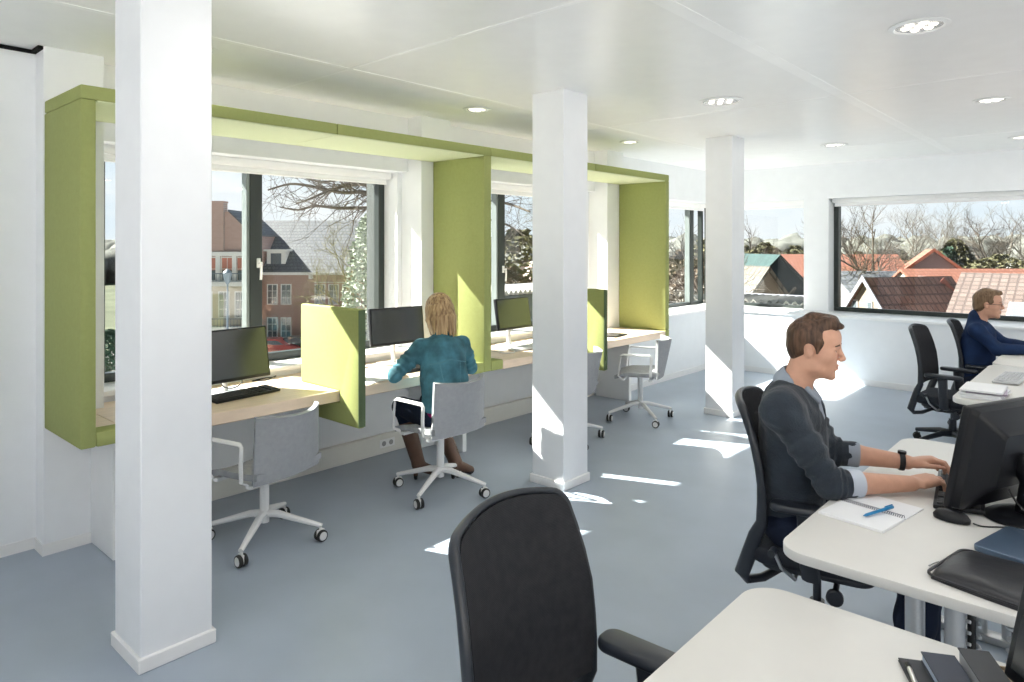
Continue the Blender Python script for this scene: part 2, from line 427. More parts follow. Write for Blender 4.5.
# sills
m = MB(); m.box(-4.73, -4.44, 1.352, 6.32, 0.775, 0.805, 0.004); n += 1; struct(m.build('trim_%d' % n, SILLM))
m = MB(); m.box(-4.73, -4.235, 6.752, 8.88, 0.775, 0.805, 0.004); n += 1; struct(m.build('trim_%d' % n, SILLM))
m = MB(); m.box(-4.73, 3.99, 8.865, 9.6, 0.7755, 0.8055, 0.004); n += 1; struct(m.build('trim_%d' % n, SILLM))
# ---------------------------------------------------------------- columns
for i, y0 in enumerate((1.02, 3.69, 6.34)):
    m = MB(); m.box(-3.124, -2.846, y0, y0 + 0.278, 0, HC, 0.004, 1)
    c = struct(m.build('column', COLW, loc=(-2.985, y0 + 0.139, 0)))
    tag(c, ['broad white square column nearest the camera, in front of the first booth', 'white square column in the middle, with a streak of sun low on its face', 'white square column standing furthest back, near the corner windows'][i], 'column')
    b = MB(); b.box(-0.152, 0.152, -0.152, 0.152, 0.0, 0.058, 0.004, 1); bo = b.build('baseboard', SKIRT, c)
# ---------------------------------------------------------------- windows
def window(num, axis, a0, a1, z0, z1, pos, mull=(), fw=0.06, handle=None, dirn=1):
    """glazed opening: axis 'Y' runs along Y at x=pos, axis 'X' runs along X at y=pos"""
    r = struct(empty('window_%d' % num))
    def bx(mb, u0, u1, w0, w1, zz0, zz1, rr=0.004):
        if axis == 'Y': mb.box(w0, w1, u0, u1, zz0, zz1, rr, 1)
        else: mb.box(u0, u1, w0, w1, zz0, zz1, rr, 1)
    p0, p1 = pos - 0.035, pos + 0.035
    f = MB(); bx(f, a0, a1, p0, p1, z0, z0 + fw); bx(f, a0, a1, p0, p1, z1 - fw, z1)
    bx(f, a0, a0 + fw, p0, p1, z0 + fw, z1 - fw); bx(f, a1 - fw, a1, p0, p1, z0 + fw, z1 - fw)
    f.build('window_frame', FRAME, r)
    edges = [a0 + fw]
    for (c, w) in mull:
        mm = MB(); bx(mm, c - w / 2, c + w / 2, p0 - 0.005, p1 + 0.012, z0 + 0.02, z1 - 0.01); mm.build('mullion', FRAME, r)
        bd = MB(); bx(bd, c - w / 2 - 0.022, c - w / 2, p0, p1 + 0.004, z0 + fw, z1 - fw, 0.002); bd.build('glazing_bead', FRAMEL, r)
        edges += [c - w / 2 - 0.022, c + w / 2]
    edges.append(a1 - fw)
    for k in range(0, len(edges), 2):
        g = MB(); bx(g, edges[k], edges[k + 1], pos - 0.003, pos + 0.003, z0 + fw, z1 - fw, 0); g.build('glass_pane', GLASS, r, smooth=0)
    if handle:
        h = MB(); hy, hz = handle
        h.box(p1 + 0.012, p1 + 0.024, hy - 0.014, hy + 0.014, hz - 0.035, hz + 0.035, 0.004)
        h.tube([(p1 + 0.024, hy, hz), (p1 + 0.055, hy, hz)], 0.009, 10)
        h.tube([(p1 + 0.055, hy, hz + 0.008), (p1 + 0.056, hy, hz - 0.06), (p1 + 0.05, hy, hz - 0.12)], 0.010, 10, flat=(1, 0.7))
        h.build('window_handle', SILLM, r)
    return r
XG = -4.765
window(1, 'Y', 1.43, 3.64, 0.80, 2.27, XG, ((2.475, 0.095),), 0.06, (2.49, 1.53))
window(2, 'Y', 4.06, 6.33, 0.80, 2.27, XG, ((5.10, 0.095),), 0.06, (5.115, 1.42))
window(3, 'Y', 6.75, 9.53, 0.80, 2.27, XG, ((9.16, 0.10),), 0.045)
window(4, 'X', -4.73, -3.21, 0.80, 2.27, 9.60, (), 0.045)
window(5, 'X', -2.90, 1.50, 0.80, 2.27, 9.60, (), 0.06)
window(6, 'X', 1.82, 3.70, 0.80, 2.27, 9.60, (), 0.06)
# roller blinds rolled up under the lintels
def blind(u0, u1, axis, p, label):
    t = thing('roller_blind', label, 'blind', ((p, (u0 + u1) / 2, 2.17) if axis == 'Y' else ((u0 + u1) / 2, p, 2.17)))
    L = (u1 - u0) / 2
    a = MB(); b = MB(); c = MB()
    if axis == 'Y':
        a.box(-0.035, 0.04, -L, L, 0.045, 0.1, 0.008); b.box(-0.012, -0.008, -L + 0.02, L - 0.02, 0.01, 0.06); c.tube([(-0.01, -L + 0.02, 0.008), (-0.01, L - 0.02, 0.008)], 0.009, 8)
    else:
        a.box(-L, L, -0.04, 0.035, 0.045, 0.1, 0.008); b.box(-L + 0.02, L - 0.02, 0.008, 0.012, 0.01, 0.06); c.tube([(-L + 0.02, 0.01, 0.008), (L - 0.02, 0.01, 0.008)], 0.009, 8)
    a.build('cassette', SILLM, t); b.build('blind_fabric', BLIND, t, smooth=0); c.build('bottom_bar', SILLM, t)
blind(1.44, 3.63, 'Y', -4.66, 'white rolled up blind over the window behind the first green booth')
blind(4.07, 6.32, 'Y', -4.66, 'white rolled up blind over the window behind the second green booth')
blind(6.77, 9.45, 'Y', -4.66, 'white rolled up blind on the window wall beyond the green booths, by the corner')
blind(-4.62, -3.22, 'X', 9.49, 'white rolled up blind over the narrow far window next to the corner')
blind(-2.89, 1.49, 'X', 9.49, 'white rolled up blind across the wide far window on the right')
# ---------------------------------------------------------------- ceiling lamps
LENS = mat('lamp_reflector', (0.75, 0.74, 0.72), 0.25, 0.6, 0.7, bump=0.6, bscale=120)
GLOW = emit_mat('lamp_glow', (1.0, 0.94, 0.85), 1.2)
RING = mat('lamp_ring', (0.85, 0.85, 0.85), 0.35, 0.5)
lamps = []
def downlight(x, y, r, label):
    t = thing('ceiling_downlight', label, 'ceiling light', (x, y, HC), 0, 'recessed round ceiling downlights')
    a = MB(); a.lathe([(r, 0.0), (r + 0.018, -0.002), (r + 0.02, -0.006), (r - 0.004, -0.012), (r - 0.012, -0.006), (r - 0.012, 0.0)], 36); a.build('ring', RING, t)
    b = MB(); b.lathe([(r - 0.012, -0.003), (r * 0.6, -0.001), (0.03, -0.0005)], 36); b.build('reflector', LENS, t)
    c = MB()
    for k in range(6): 
        a2 = k * PI / 3; c.lathe([(0.0, -0.012), (0.016, -0.010), (0.022, -0.003)], 12, (math.cos(a2) * r * 0.52, math.sin(a2) * r * 0.52, 0))
    c.lathe([(0.0, -0.012), (0.016, -0.010), (0.022, -0.003)], 12); c.build('lamp_bulbs', GLOW, t)
    lamps.append((x, y, r)); return t
downlight(-0.76, 3.80, 0.115, 'round recessed downlight at top right, nearest of the ceiling lights')
downlight(-2.24, 4.79, 0.14, 'round recessed downlight in the middle of the ceiling, between the two farther columns')
downlight(-0.75, 6.06, 0.10, 'round recessed downlight in the ceiling at right, above the empty office chair')
downlight(-2.31, 7.63, 0.115, 'round recessed downlight just in front of the far wall pier')
downlight(-3.78, 3.80, 0.09, 'small recessed downlight over the second green booth, left of the middle column')
downlight(-3.79, 6.02, 0.09, 'small recessed downlight above the far end of the green booths')
downlight(-3.75, 1.62, 0.09, 'small recessed downlight beside the top of the nearest column')
downlight(-0.78, 8.32, 0.10, 'round recessed downlight at the right edge, close to the far windows')

# pale slabs added out of view to bounce sunlight up onto the ceiling
BOUNCE = mat('bounce_slab_pale', (0.84, 0.83, 0.81), 0.95, 0.1, bump=0.4, bscale=30, var=0.03, vscale=12)
m = MB(); m.box(-24, 24, -26, -3.72, -0.35, -0.15); m.box(4.22, 24, -3.72, 14, -0.35, -0.15); struct(m.build('ground_bounce_slab', BOUNCE, smooth=0))
# ---------------------------------------------------------------- light: sun, sky, the room's own lamps
SUN_DIR = Vector((1.0, 0.40, -0.86)).normalized()
sd = bpy.data.lights.new('sun', 'SUN'); sd.energy = SUN_W; sd.angle = rad(0.6); sd.color = (1.0, 0.95, 0.86)
so = bpy.data.objects.new('sun', sd); COL.objects.link(so); so.rotation_euler = SUN_DIR.to_track_quat('-Z', 'Y').to_euler(); so.location = (-20, -8, 20)
w = bpy.data.worlds.new('sky'); SC.world = w; w.use_nodes = True; nt = w.node_tree; nt.nodes.clear()
out = nt.nodes.new('ShaderNodeOutputWorld'); bg = nt.nodes.new('ShaderNodeBackground')
tc = nt.nodes.new('ShaderNodeTexCoord'); sp = nt.nodes.new('ShaderNodeSeparateXYZ'); nt.links.new(tc.outputs['Generated'], sp.inputs[0])
rp = nt.nodes.new('ShaderNodeValToRGB'); nt.links.new(sp.outputs[2], rp.inputs[0])
e = rp.color_ramp.elements; e[0].position = 0.0; e[0].color = (0.80, 0.88, 0.95, 1); e[1].position = 0.45; e[1].color = (0.45, 0.64, 0.86, 1)
nz = nt.nodes.new('ShaderNodeTexNoise'); nz.inputs['Scale'].default_value = 3.2; nz.inputs['Detail'].default_value = 7; nz.inputs['Roughness'].default_value = 0.6
mp = nt.nodes.new('ShaderNodeMapping'); mp.inputs['Scale'].default_value = (1, 1, 2.6); nt.links.new(tc.outputs['Generated'], mp.inputs[0]); nt.links.new(mp.outputs[0], nz.inputs['Vector'])
cr = nt.nodes.new('ShaderNodeValToRGB'); cr.color_ramp.elements[0].position = 0.42; cr.color_ramp.elements[1].position = 0.66
nt.links.new(nz.outputs['Fac'], cr.inputs[0])
mx = nt.nodes.new('ShaderNodeMixRGB'); mx.inputs[2].default_value = (0.95, 0.96, 0.98, 1); nt.links.new(cr.outputs[0], mx.inputs[0]); nt.links.new(rp.outputs[0], mx.inputs[1])
# sky dimmed behind the camera, out of view, to hold light off the walls
dt = nt.nodes.new('ShaderNodeVectorMath'); dt.operation = 'DOT_PRODUCT'; nt.links.new(tc.outputs['Generated'], dt.inputs[0]); dt.inputs[1].default_value = (0.66, -0.72, 0.2)
st = nt.nodes.new('ShaderNodeMapRange'); st.inputs[1].default_value = -0.1; st.inputs[2].default_value = 0.6; st.inputs[3].default_value = SKY_VIEW; st.inputs[4].default_value = SKY_BACK
nt.links.new(dt.outputs['Value'], st.inputs[0])
nt.links.new(mx.outputs[0], bg.inputs[0]); nt.links.new(st.outputs[0], bg.inputs[1]); nt.links.new(bg.outputs[0], out.inputs[0])
def lamp(x, y, r, p):
    l = bpy.data.lights.new('downlight_beam', 'AREA'); l.shape = 'DISK'; l.size = r * 1.6; l.energy = p; l.color = (1.0, 0.95, 0.89)
    o = bpy.data.objects.new('downlight_beam', l); COL.objects.link(o); o.location = (x, y, HC - 0.016)
for x, y, r in lamps: lamp(x, y, r, LAMP_W * (0.4 if x < -3 else 1))
for x in (-0.76, 1.0, 2.6):
    for y in (-2.5, -0.7, 1.54, 3.8, 6.06, 8.32):
        if x < 0 and y > 2: continue
        lamp(x, y, 0.115, LAMP_W)
lamp(-2.24, 1.6, 0.115, LAMP_W); lamp(-2.24, -1, 0.115, LAMP_W)
# ---------------------------------------------------------------- camera
cd = bpy.data.cameras.new('camera'); cd.sensor_width = 36; cd.lens = 36 * FPX / 1024; cd.shift_y = (HYP - 341) / 1024; cd.clip_start = 0.05; cd.clip_end = 2000
co = bpy.data.objects.new('camera', cd); COL.objects.link(co); co.location = (0, 0, EYE); co.rotation_euler = (PI / 2, 0, YAW)
SC.camera = co
vs = SC.view_settings; vs.view_transform = 'Standard'; vs.look = 'None'; vs.gamma = 1.0; vs.exposure = EXPO; vs.use_curve_mapping = False
SC.cycles.use_denoising = True; SC.cycles.max_bounces = 10; SC.cycles.diffuse_bounces = 6; SC.cycles.transparent_max_bounces = 12; SC.cycles.glossy_bounces = 4
SC.cycles.sample_clamp_indirect = 8.0; SC.cycles.caustics_reflective = False; SC.cycles.caustics_refractive = False
# ---------------------------------------------------------------- green felt booths over the window bench
GREEN = weave_mat('green_felt', (0.285, 0.318, 0.115), (0.36, 0.395, 0.155), 420, 0.9, 0.25)
WOOD = mat('ash_worktop', (0.70, 0.56, 0.44), 0.42, 0.4, var=0.10, vscale=3.0, stretch=(14, 1.0, 6), bump=0.04, bscale=8)
FX = -3.713
can = thing('acoustic_booth_frame', 'long lime green felt canopy and upright panels built over the window bench', 'booth', (FX, 3.9, 0.68))
def gpart(name, x0, x1, y0, y1, z0, z1, parent=can, r=0.008, org=(FX, 3.9, 0.68)):
    m = MB(); m.box(x0 - org[0], x1 - org[0], y0 - org[1], y1 - org[1], z0 - org[2], z1 - org[2], r, 2); return m.build(name, GREEN, parent)
for a, b in ((1.062, 2.488), (2.490, 3.892), (3.894, 5.30), (5.302, 6.682)): gpart('top_panel', -4.30, FX, a, b, 2.357, 2.424)
FELTLIT = weave_mat('green_felt_lit', (0.60, 0.66, 0.42), (0.68, 0.73, 0.50), 420, 0.9, 0.2)  # underside felt made paler, with the bounced window light put into its colour
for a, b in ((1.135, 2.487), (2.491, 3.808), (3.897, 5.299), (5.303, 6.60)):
    m = MB(); m.box(-4.30 - FX, -0.002, a - 3.9, b - 3.9, 2.350 - 0.68, 2.3565 - 0.68, 0.002, 1); m.build('lit_underside', FELTLIT, can)['label'] = 'canopy underside, bounced light put into its paler green'
gpart('side_panel', -4.305, FX, 1.062, 1.13, 0.680, 2.3565)
gpart('side_panel', -4.305, FX, 3.812, 3.893, 0.677, 2.3565)
gpart('side_panel', -4.305, FX, 6.605, 6.682, 0.752, 2.3565)
gpart('foot_panel', -3.83, FX + 0.002, 1.131, 1.27, 0.680, 0.7515)
gpart('foot_panel', -3.83, FX + 0.002, 3.68, 3.811, 0.676, 0.7515); gpart('foot_panel', -3.83, FX + 0.002, 3.894, 4.027, 0.676, 0.7515)
gpart('foot_panel', -4.305, FX + 0.002, 6.605, 6.682, 0.680, 0.7515)
bench = thing('window_bench', 'long pale wood worktop running under the green booths along the windows', 'worktop', (FX, 3.9, 0))
def bpart(name, mt, x0, x1, y0, y1, z0, z1, r=0.004):
    m = MB(); m.box(x0 - FX, x1 - FX, y0 - 3.9, y1 - 3.9, z0, z1, r, 1); return m.build(name, mt, bench)
LEGM = mat('support_white', (0.80, 0.81, 0.82), 0.3, 0.5)
bpart('worktop', WOOD, -4.455, FX, 1.272, 3.678, 0.672, 0.74)
for a, b in ((1.132, 1.2715), (3.6785, 3.811), (3.894, 4.0285)): bpart('worktop', WOOD, -4.305, -3.832, a, b, 0.672, 0.74)
bpart('worktop', WOOD, -4.455, FX, 4.029, 6.603, 0.672, 0.74)
for a, b in ((1.285, 1.33), (3.83, 3.875), (6.29, 6.335)): bpart('support_panel', LEGM, -4.40, -3.97, a, b, 0.0, 0.671 if a > 3.9 or a < 2 else 0.6755)
dct = thing('skirting_duct', 'long cream cable duct along the foot of the wall under the bench', 'cable duct', (-4.45, 3.9, 0))
for a, b in ((1.34, 3.66), (4.04, 6.28)):
    m = MB(); m.box(-0.018, 0.03, a - 3.9, b - 3.9, 0.0, 0.15, 0.004, 1); m.build('duct_cover', CREAM, dct)
m = MB(); m.box(0.031, 0.036, -0.55, -0.40, 0.05, 0.115, 0.003, 1); m.build('socket_plate', SILLM, dct)
for y in (-0.51, -0.44):
    m = MB(); m.lathe([(0.02, 0.0), (0.02, 0.002), (0.016, -0.004)], 16, (0.0365, y, 0.082), axis='X'); m.build('socket', mat('socket_grey' + str(y), (0.35, 0.35, 0.35), 0.5), dct)
FEDGE = mat('felt_edge_dark', (0.10, 0.14, 0.075), 0.9, 0.2, bump=0.2, bscale=200)
# two felt dividers that slot over the worktop edge
def divider(y, label):
    t = thing('desk_divider', label, 'desk divider', (-3.5, y, 0.74), 0, 'green felt desk dividers')
    m = MB(); p = [(-0.66, 0.001), (-0.66, 0.525), (0.0, 0.525), (0.0, -0.205), (-0.46, -0.205), (-0.46, -0.073), (FX + 3.5 + 0.003, -0.073), (FX + 3.5 + 0.003, 0.001)]
    bm = bmesh.new(); vs = [bm.verts.new((x, -0.024, z)) for x, z in p]; f = bm.faces.new(vs)
    ret = bmesh.ops.extrude_face_region(bm, geom=[f])
    for g in ret['geom']:
        if isinstance(g, bmesh.types.BMVert): g.co.y = 0.024
    bmesh.ops.recalc_face_normals(bm, faces=bm.faces)
    bmesh.ops.bevel(bm, geom=[e for e in bm.edges], offset=0.011, segments=3, affect='EDGES', profile=0.5)
    m.bm(bm); m.build('felt_panel', GREEN, t)
    s = MB(); s.box(-0.006, 0.004, -0.0245, 0.0245, -0.198, 0.520, 0.004, 2); s.build('edge_strip', FEDGE, t)
    return t
divider(2.522, 'lime green felt desk divider, sunlit, between the first two monitors')
divider(5.155, 'lime green felt desk divider half hidden by the middle column')
# ---------------------------------------------------------------- monitors
MBLK = mat('monitor_black', (0.009, 0.010, 0.013), 0.38, 0.32)
SCRN = mat('screen_glass', (0.022, 0.025, 0.028), 0.2, 1.0)
SILV = mat('stand_silver', (0.66, 0.67, 0.68), 0.35, 0.5, 0.6)
CABLE = mat('cable_black', (0.015, 0.015, 0.016), 0.5, 0.4)
def monitor(loc, rz, label, w=0.53, h=0.325, zc=0.30, tilt=10):
    """faces +x"""
    t = thing('monitor', label, 'monitor', loc, rz, 'monitors on the window bench')
    T = Matrix.Translation((0.045, 0, zc)) @ Matrix.Rotation(rad(-tilt), 4, 'Y')
    m = MB(); m.box(-0.03, 0.0, -w / 2, w / 2, -h / 2, h / 2, 0.006, 2, T); m.box(-0.05, -0.03, -w / 4, w / 4, -h / 4, h / 4, 0.008, 2, T); m.build('screen_housing', MBLK, t)
    m = MB(); m.box(0.0002, 0.0012, -w / 2 + 0.012, w / 2 - 0.012, -h / 2 + 0.02, h / 2 - 0.012, 0, 1, T); m.build('screen', SCRN, t, smooth=0)
    m = MB(); m.tube([(-0.015, 0, 0.012), (-0.025, 0, 0.10), (-0.012, 0, 0.24)], [0.03, 0.026, 0.024], 12, flat=(1.0, 0.45), up=Vector((0, 1, 0))); m.build('stand_neck', SILV, t)
    m = MB(); m.prism(rrect(-0.10, 0.07, -0.13, 0.13, 0.05), 0, 0.012, 0.004); m.build('stand_foot', SILV, t)
    return t
monitor((-4.19, 2.0, 0.7405), rad(4), 'dark monitor on the bench left of the sunlit green divider', zc=0.237)
monitor((-4.24, 3.36, 0.7405), rad(-6), 'grey monitor in front of the woman in the denim jacket', 0.48, 0.285, tilt=6)
monitor((-4.24, 4.70, 0.7405), rad(3), 'monitor with a dark green screen, second booth, left of the middle column', 0.48, 0.285, tilt=9)
# ---------------------------------------------------------------- keyboards
KEYB = mat('key_black', (0.02, 0.02, 0.022), 0.5, 0.4); KEYW = mat('key_pale', (0.55, 0.56, 0.58), 0.5, 0.4); KBW = mat('keyboard_shell_pale', (0.62, 0.63, 0.65), 0.4, 0.4)
def keyboard(loc, rz, label, pale=False, name='keyboard', w=0.44, d=0.15):
    """user side at +x, long side along y"""
    t = thing(name, label, 'keyboard', loc, rz, 'computer keyboards')
    m = MB(); T = Matrix.Rotation(rad(3), 4, 'Y'); m.box(-d / 2, d / 2, -w / 2, w / 2, 0.004, 0.02, 0.005, 2, T); m.build('keyboard_shell', KBW if pale else MBLK, t)
    k = MB(); px = (d - 0.02) / 6; py = (w - 0.02) / 22
    for i in range(6):
        j = 0
        while j < 22:
            if j in (15, 19) and False: pass
            wdt = 6 if (i == 5 and j == 4) else 1
            if j == 15 or j == 18: j += 0
            x = -d / 2 + 0.01 + px * (i + 0.5); y = -w / 2 + 0.01 + py * (j + wdt / 2)
            if not (j in (14, 18)): k.box(x - px * 0.42, x + px * 0.42, y - py * wdt / 2 + 0.0014, y + py * wdt / 2 - 0.0014, 0.019, 0.026, 0.0015, 1, T)
            j += wdt
    tag(k.build('keys', KEYW if pale else KEYB, t, smooth=0), kind='stuff'); return t
keyboard((-4.02, 2.02, 0.7405), rad(8), 'black keyboard on the bench in front of the leftmost monitor')
keyboard((-3.93, 3.33, 0.7405), 0, 'black keyboard in front of the woman in the denim jacket')
keyboard((-4.0, 4.66, 0.7405), rad(-3), 'pale keyboard on the bench just left of the middle column', True)
def mouse(loc, rz, label, mt, sc=1.0):
    t = thing('computer_mouse', label, 'mouse', loc, rz)
    m = MB(); m.lathe([(0.0, 0.034), (0.014, 0.033), (0.024, 0.026), (0.030, 0.012), (0.029, 0.002), (0.024, 0.0)], 24, M=Matrix.Diagonal((1.75 * sc, 1.05 * sc, sc, 1))); m.build('mouse_body', mt, t)
    w = MB(); w.lathe([(0.0, -0.003), (0.006, -0.003), (0.006, 0.003), (0.0, 0.003)], 12, (-0.026 * sc, 0, 0.030 * sc), axis='Y'); w.build('scroll_wheel', KEYB, t); return t
tb = thing('tablet_computer', 'dark flat tablet lying on the bench beside the second divider', 'tablet', (-3.93, 5.92, 0.7405), rad(8))
m = MB(); m.box(-0.10, 0.10, -0.14, 0.14, 0.0, 0.012, 0.005, 2); m.build('tablet_shell', MBLK, tb); m = MB(); m.box(-0.088, 0.088, -0.125, 0.125, 0.0121, 0.013); m.build('screen', SCRN, tb)
ph = thing('desk_phone', 'small black phone cradle on the bench behind the pale keyboard', 'phone', (-4.34, 4.36, 0.7405), rad(15))
m = MB(); m.box(-0.05, 0.05, -0.04, 0.04, 0, 0.03, 0.008, 2); m.build('cradle', MBLK, ph); m = MB(); m.box(-0.02, 0.005, -0.028, 0.028, 0.03, 0.14, 0.008, 2, Matrix.Rotation(rad(-12), 4, 'Y')); m.build('handset', MBLK, ph)
pp = thing('paper_pad', 'white papers lying in front of the woman on the bench', 'papers', (-3.86, 2.86, 0.7405), rad(10))
PAPER = mat('paper_white', (0.84, 0.85, 0.87), 0.8, 0.2)
m = MB(); m.box(-0.1, 0.1, -0.14, 0.14, 0, 0.004); m.build('sheet', PAPER, pp); m = MB(); m.box(-0.1, 0.1, -0.14, 0.14, 0.0042, 0.006, M=Matrix.Rotation(rad(9), 4, 'Z')); m.build('sheet', PAPER, pp)
def cable(name, label, pts, r=0.003, mt=None):
    p = bez(pts, 10); o = Vector(p[0]); m = MB(); m.tube(p, r, 8); ob = m.build(name, mt or CABLE, loc=o); return tag(ob, label, 'cable')
WCAB = mat('cable_white', (0.75, 0.75, 0.75), 0.5)
cable('monitor_cable', 'thin black cable looped behind the leftmost monitor stand', [(-4.16, 1.93, 0.86), (-4.145, 1.96, 0.79), (-4.13, 2.02, 0.775), (-4.15, 2.08, 0.80), (-4.2, 2.1, 0.86)], 0.0035)
cable('monitor_cable', 'black cables curling on the bench by the left side of the sunlit divider', [(-4.40, 2.30, 0.7445), (-4.36, 2.36, 0.7445), (-4.37, 2.43, 0.76), (-4.42, 2.45, 0.7445), (-4.43, 2.38, 0.7445), (-4.40, 2.28, 0.7445)], 0.004)
cable('monitor_cable', 'pale cables curling left of the woman\'s monitor', [(-4.38, 2.80, 0.7445), (-4.30, 2.92, 0.7445), (-4.36, 3.0, 0.765), (-4.40, 2.9, 0.7445), (-4.28, 3.02, 0.7445), (-4.25, 3.12, 0.7445)], 0.004, WCAB)
cable('monitor_cable', 'white cable looping across the bench to the pale keyboard', [(-4.30, 4.28, 0.7445), (-4.10, 4.33, 0.7445), (-3.95, 4.30, 0.7445), (-3.92, 4.40, 0.7445), (-4.02, 4.46, 0.7445), (-4.09, 4.44, 0.7445)], 0.004, WCAB)
cable('charger_cable', 'thin dark cable hanging below the second divider', [(-3.75, 5.22, 0.668), (-3.72, 5.25, 0.55), (-3.73, 5.24, 0.40), (-3.80, 5.20, 0.28), (-3.95, 5.12, 0.22)], 0.004)
# ---------------------------------------------------------------- grey upholstered conference chairs (face +x)
CHW = mat('chair_white_metal', (0.78, 0.78, 0.78), 0.35, 0.5)
CHG = weave_mat('chair_grey_fabric', (0.27, 0.28, 0.30), (0.42, 0.43, 0.45), 500, 0.9, 0.35)
TYRE = mat('caster_tyre', (0.03, 0.03, 0.03), 0.6, 0.3)
HUBW = mat('caster_hub', (0.70, 0.70, 0.70), 0.4, 0.5)
def caster(parent, x, y, r, a, white=True):
    c = MB(); R = Matrix.Translation((x, y, 0)) @ Matrix.Rotation(a, 4, 'Z')
    for s in (-1, 1):
        c.mi(0); c.lathe([(r * 0.70, -0.010), (r * 0.93, -0.010), (r, -0.006), (r, 0.006), (r * 0.93, 0.010), (r * 0.70, 0.010)], 22, (0, s * 0.014, r), R, 'Y')
        c.mi(1); c.lathe([(0.0, -0.012), (r * 0.68, -0.012), (r * 0.74, -0.010), (r * 0.74, 0.010), (r * 0.68, 0.012), (0.0, 0.012)], 22, (0, s * 0.014, r), R, 'Y')
    c.mi(2); c.tube([(0, 0, r * 0.9), (0, 0, r * 2.25)], 0.009, 10, M=R)
    c.mi(2); c.box(-r * 0.8, r * 0.7, -0.006, 0.006, r * 0.9, r * 2.05, 0.003, 1, R)
    return c.build('caster', [TYRE, HUBW if white else TYRE, CHW if white else MBLK], parent)
def conference_chair(loc, rz, label, base_rot, dz=0.0):
    t = thing('conference_chair', label, 'chair', loc, rz, 'grey conference chairs along the window bench')
    def back(u, v):
        z = 0.43 + 0.345 * v; y = (u - 0.5) * (0.455 - 0.02 * v)
        x = -0.205 - 0.075 * v + 0.10 * (2 * u - 1) ** 2 * (0.35 + 0.65 * v) 
        z += 0.012 * (2 * u - 1) ** 2 * v + dz
        nx = Vector((1, -0.4 * (2 * u - 1), 0.15)); return (x, y, z), nx
    m = MB(); m.sheet(back, 18, 12, 0.028); m.build('backrest', CHG, t, smooth=60)
    def seat(u, v):
        x = -0.205 + 0.42 * v; y = (u - 0.5) * (0.46 - 0.03 * v)
        z = 0.438 + 0.02 * (2 * u - 1) ** 2 - 0.03 * max(0, v - 0.75) / 0.25 + 0.02 * (1 - v) ** 3 + dz
        return (x, y, z), (0, 0, 1)
    m = MB(); m.sheet(seat, 16, 14, 0.035); m.build('seat', CHG, t, smooth=60)
    for s in (-1, 1):
        p = [(-0.115, s * 0.215, 0.425), (-0.125, s * 0.262, 0.45), (-0.13, s * 0.268, 0.55), (-0.135, s * 0.268, 0.635), (-0.12, s * 0.268, 0.65), (0.04, s * 0.268, 0.65), (0.125, s * 0.268, 0.65), (0.145, s * 0.268, 0.64), (0.155, s * 0.268, 0.58), (0.17, s * 0.262, 0.45), (0.155, s * 0.215, 0.425)]
        p = [(x, y, z + dz) for x, y, z in p]; m = MB(); m.tube(p, 0.013, 8, flat=(1.0, 0.55)); m.build('armrest', CHW, t)
    m = MB(); m.box(-0.16, 0.16, -0.05, 0.05, 0.405 + dz, 0.42 + dz, 0.004); m.box(-0.14, -0.10, -0.215, 0.215, 0.40 + dz, 0.42 + dz, 0.004); m.box(0.12, 0.16, -0.215, 0.215, 0.40 + dz, 0.42 + dz, 0.004); m.build('seat_carrier', CHW, t)
    m = MB(); m.tube([(0, 0, 0.105), (0, 0, 0.41 + dz)], 0.026, 16); m.build('column', CHW, t)
    for k in range(4):
        a = base_rot + PI / 4 + k * PI / 2; d = Vector((math.cos(a), math.sin(a), 0))
        m = MB(); m.tube([d * 0.0 + Vector((0, 0, 0.155)), d * 0.08 + Vector((0, 0, 0.15)), d * 0.325 + Vector((0, 0, 0.085))], [0.03, 0.026, 0.016], 8, flat=(0.85, 0.75)); lg = m.build('base_leg', CHW, t)
        caster(t, d.x * 0.318, d.y * 0.318, 0.032, a + 0.9)
    return t
conference_chair((-3.615, 1.945, 0), rad(193), 'empty pale grey chair at the bench beside the nearest column', rad(-17), -0.03)
conference_chair((-3.45, 3.12, 0), rad(180), 'pale grey chair the woman in denim sits on', rad(-22))
conference_chair((-3.545, 4.655, 0), rad(200), 'pale grey chair mostly hidden behind the middle column', rad(-3))
conference_chair((-3.48, 5.71, 0), rad(204), 'pale grey chair turned sideways at the far end of the bench', rad(-12))
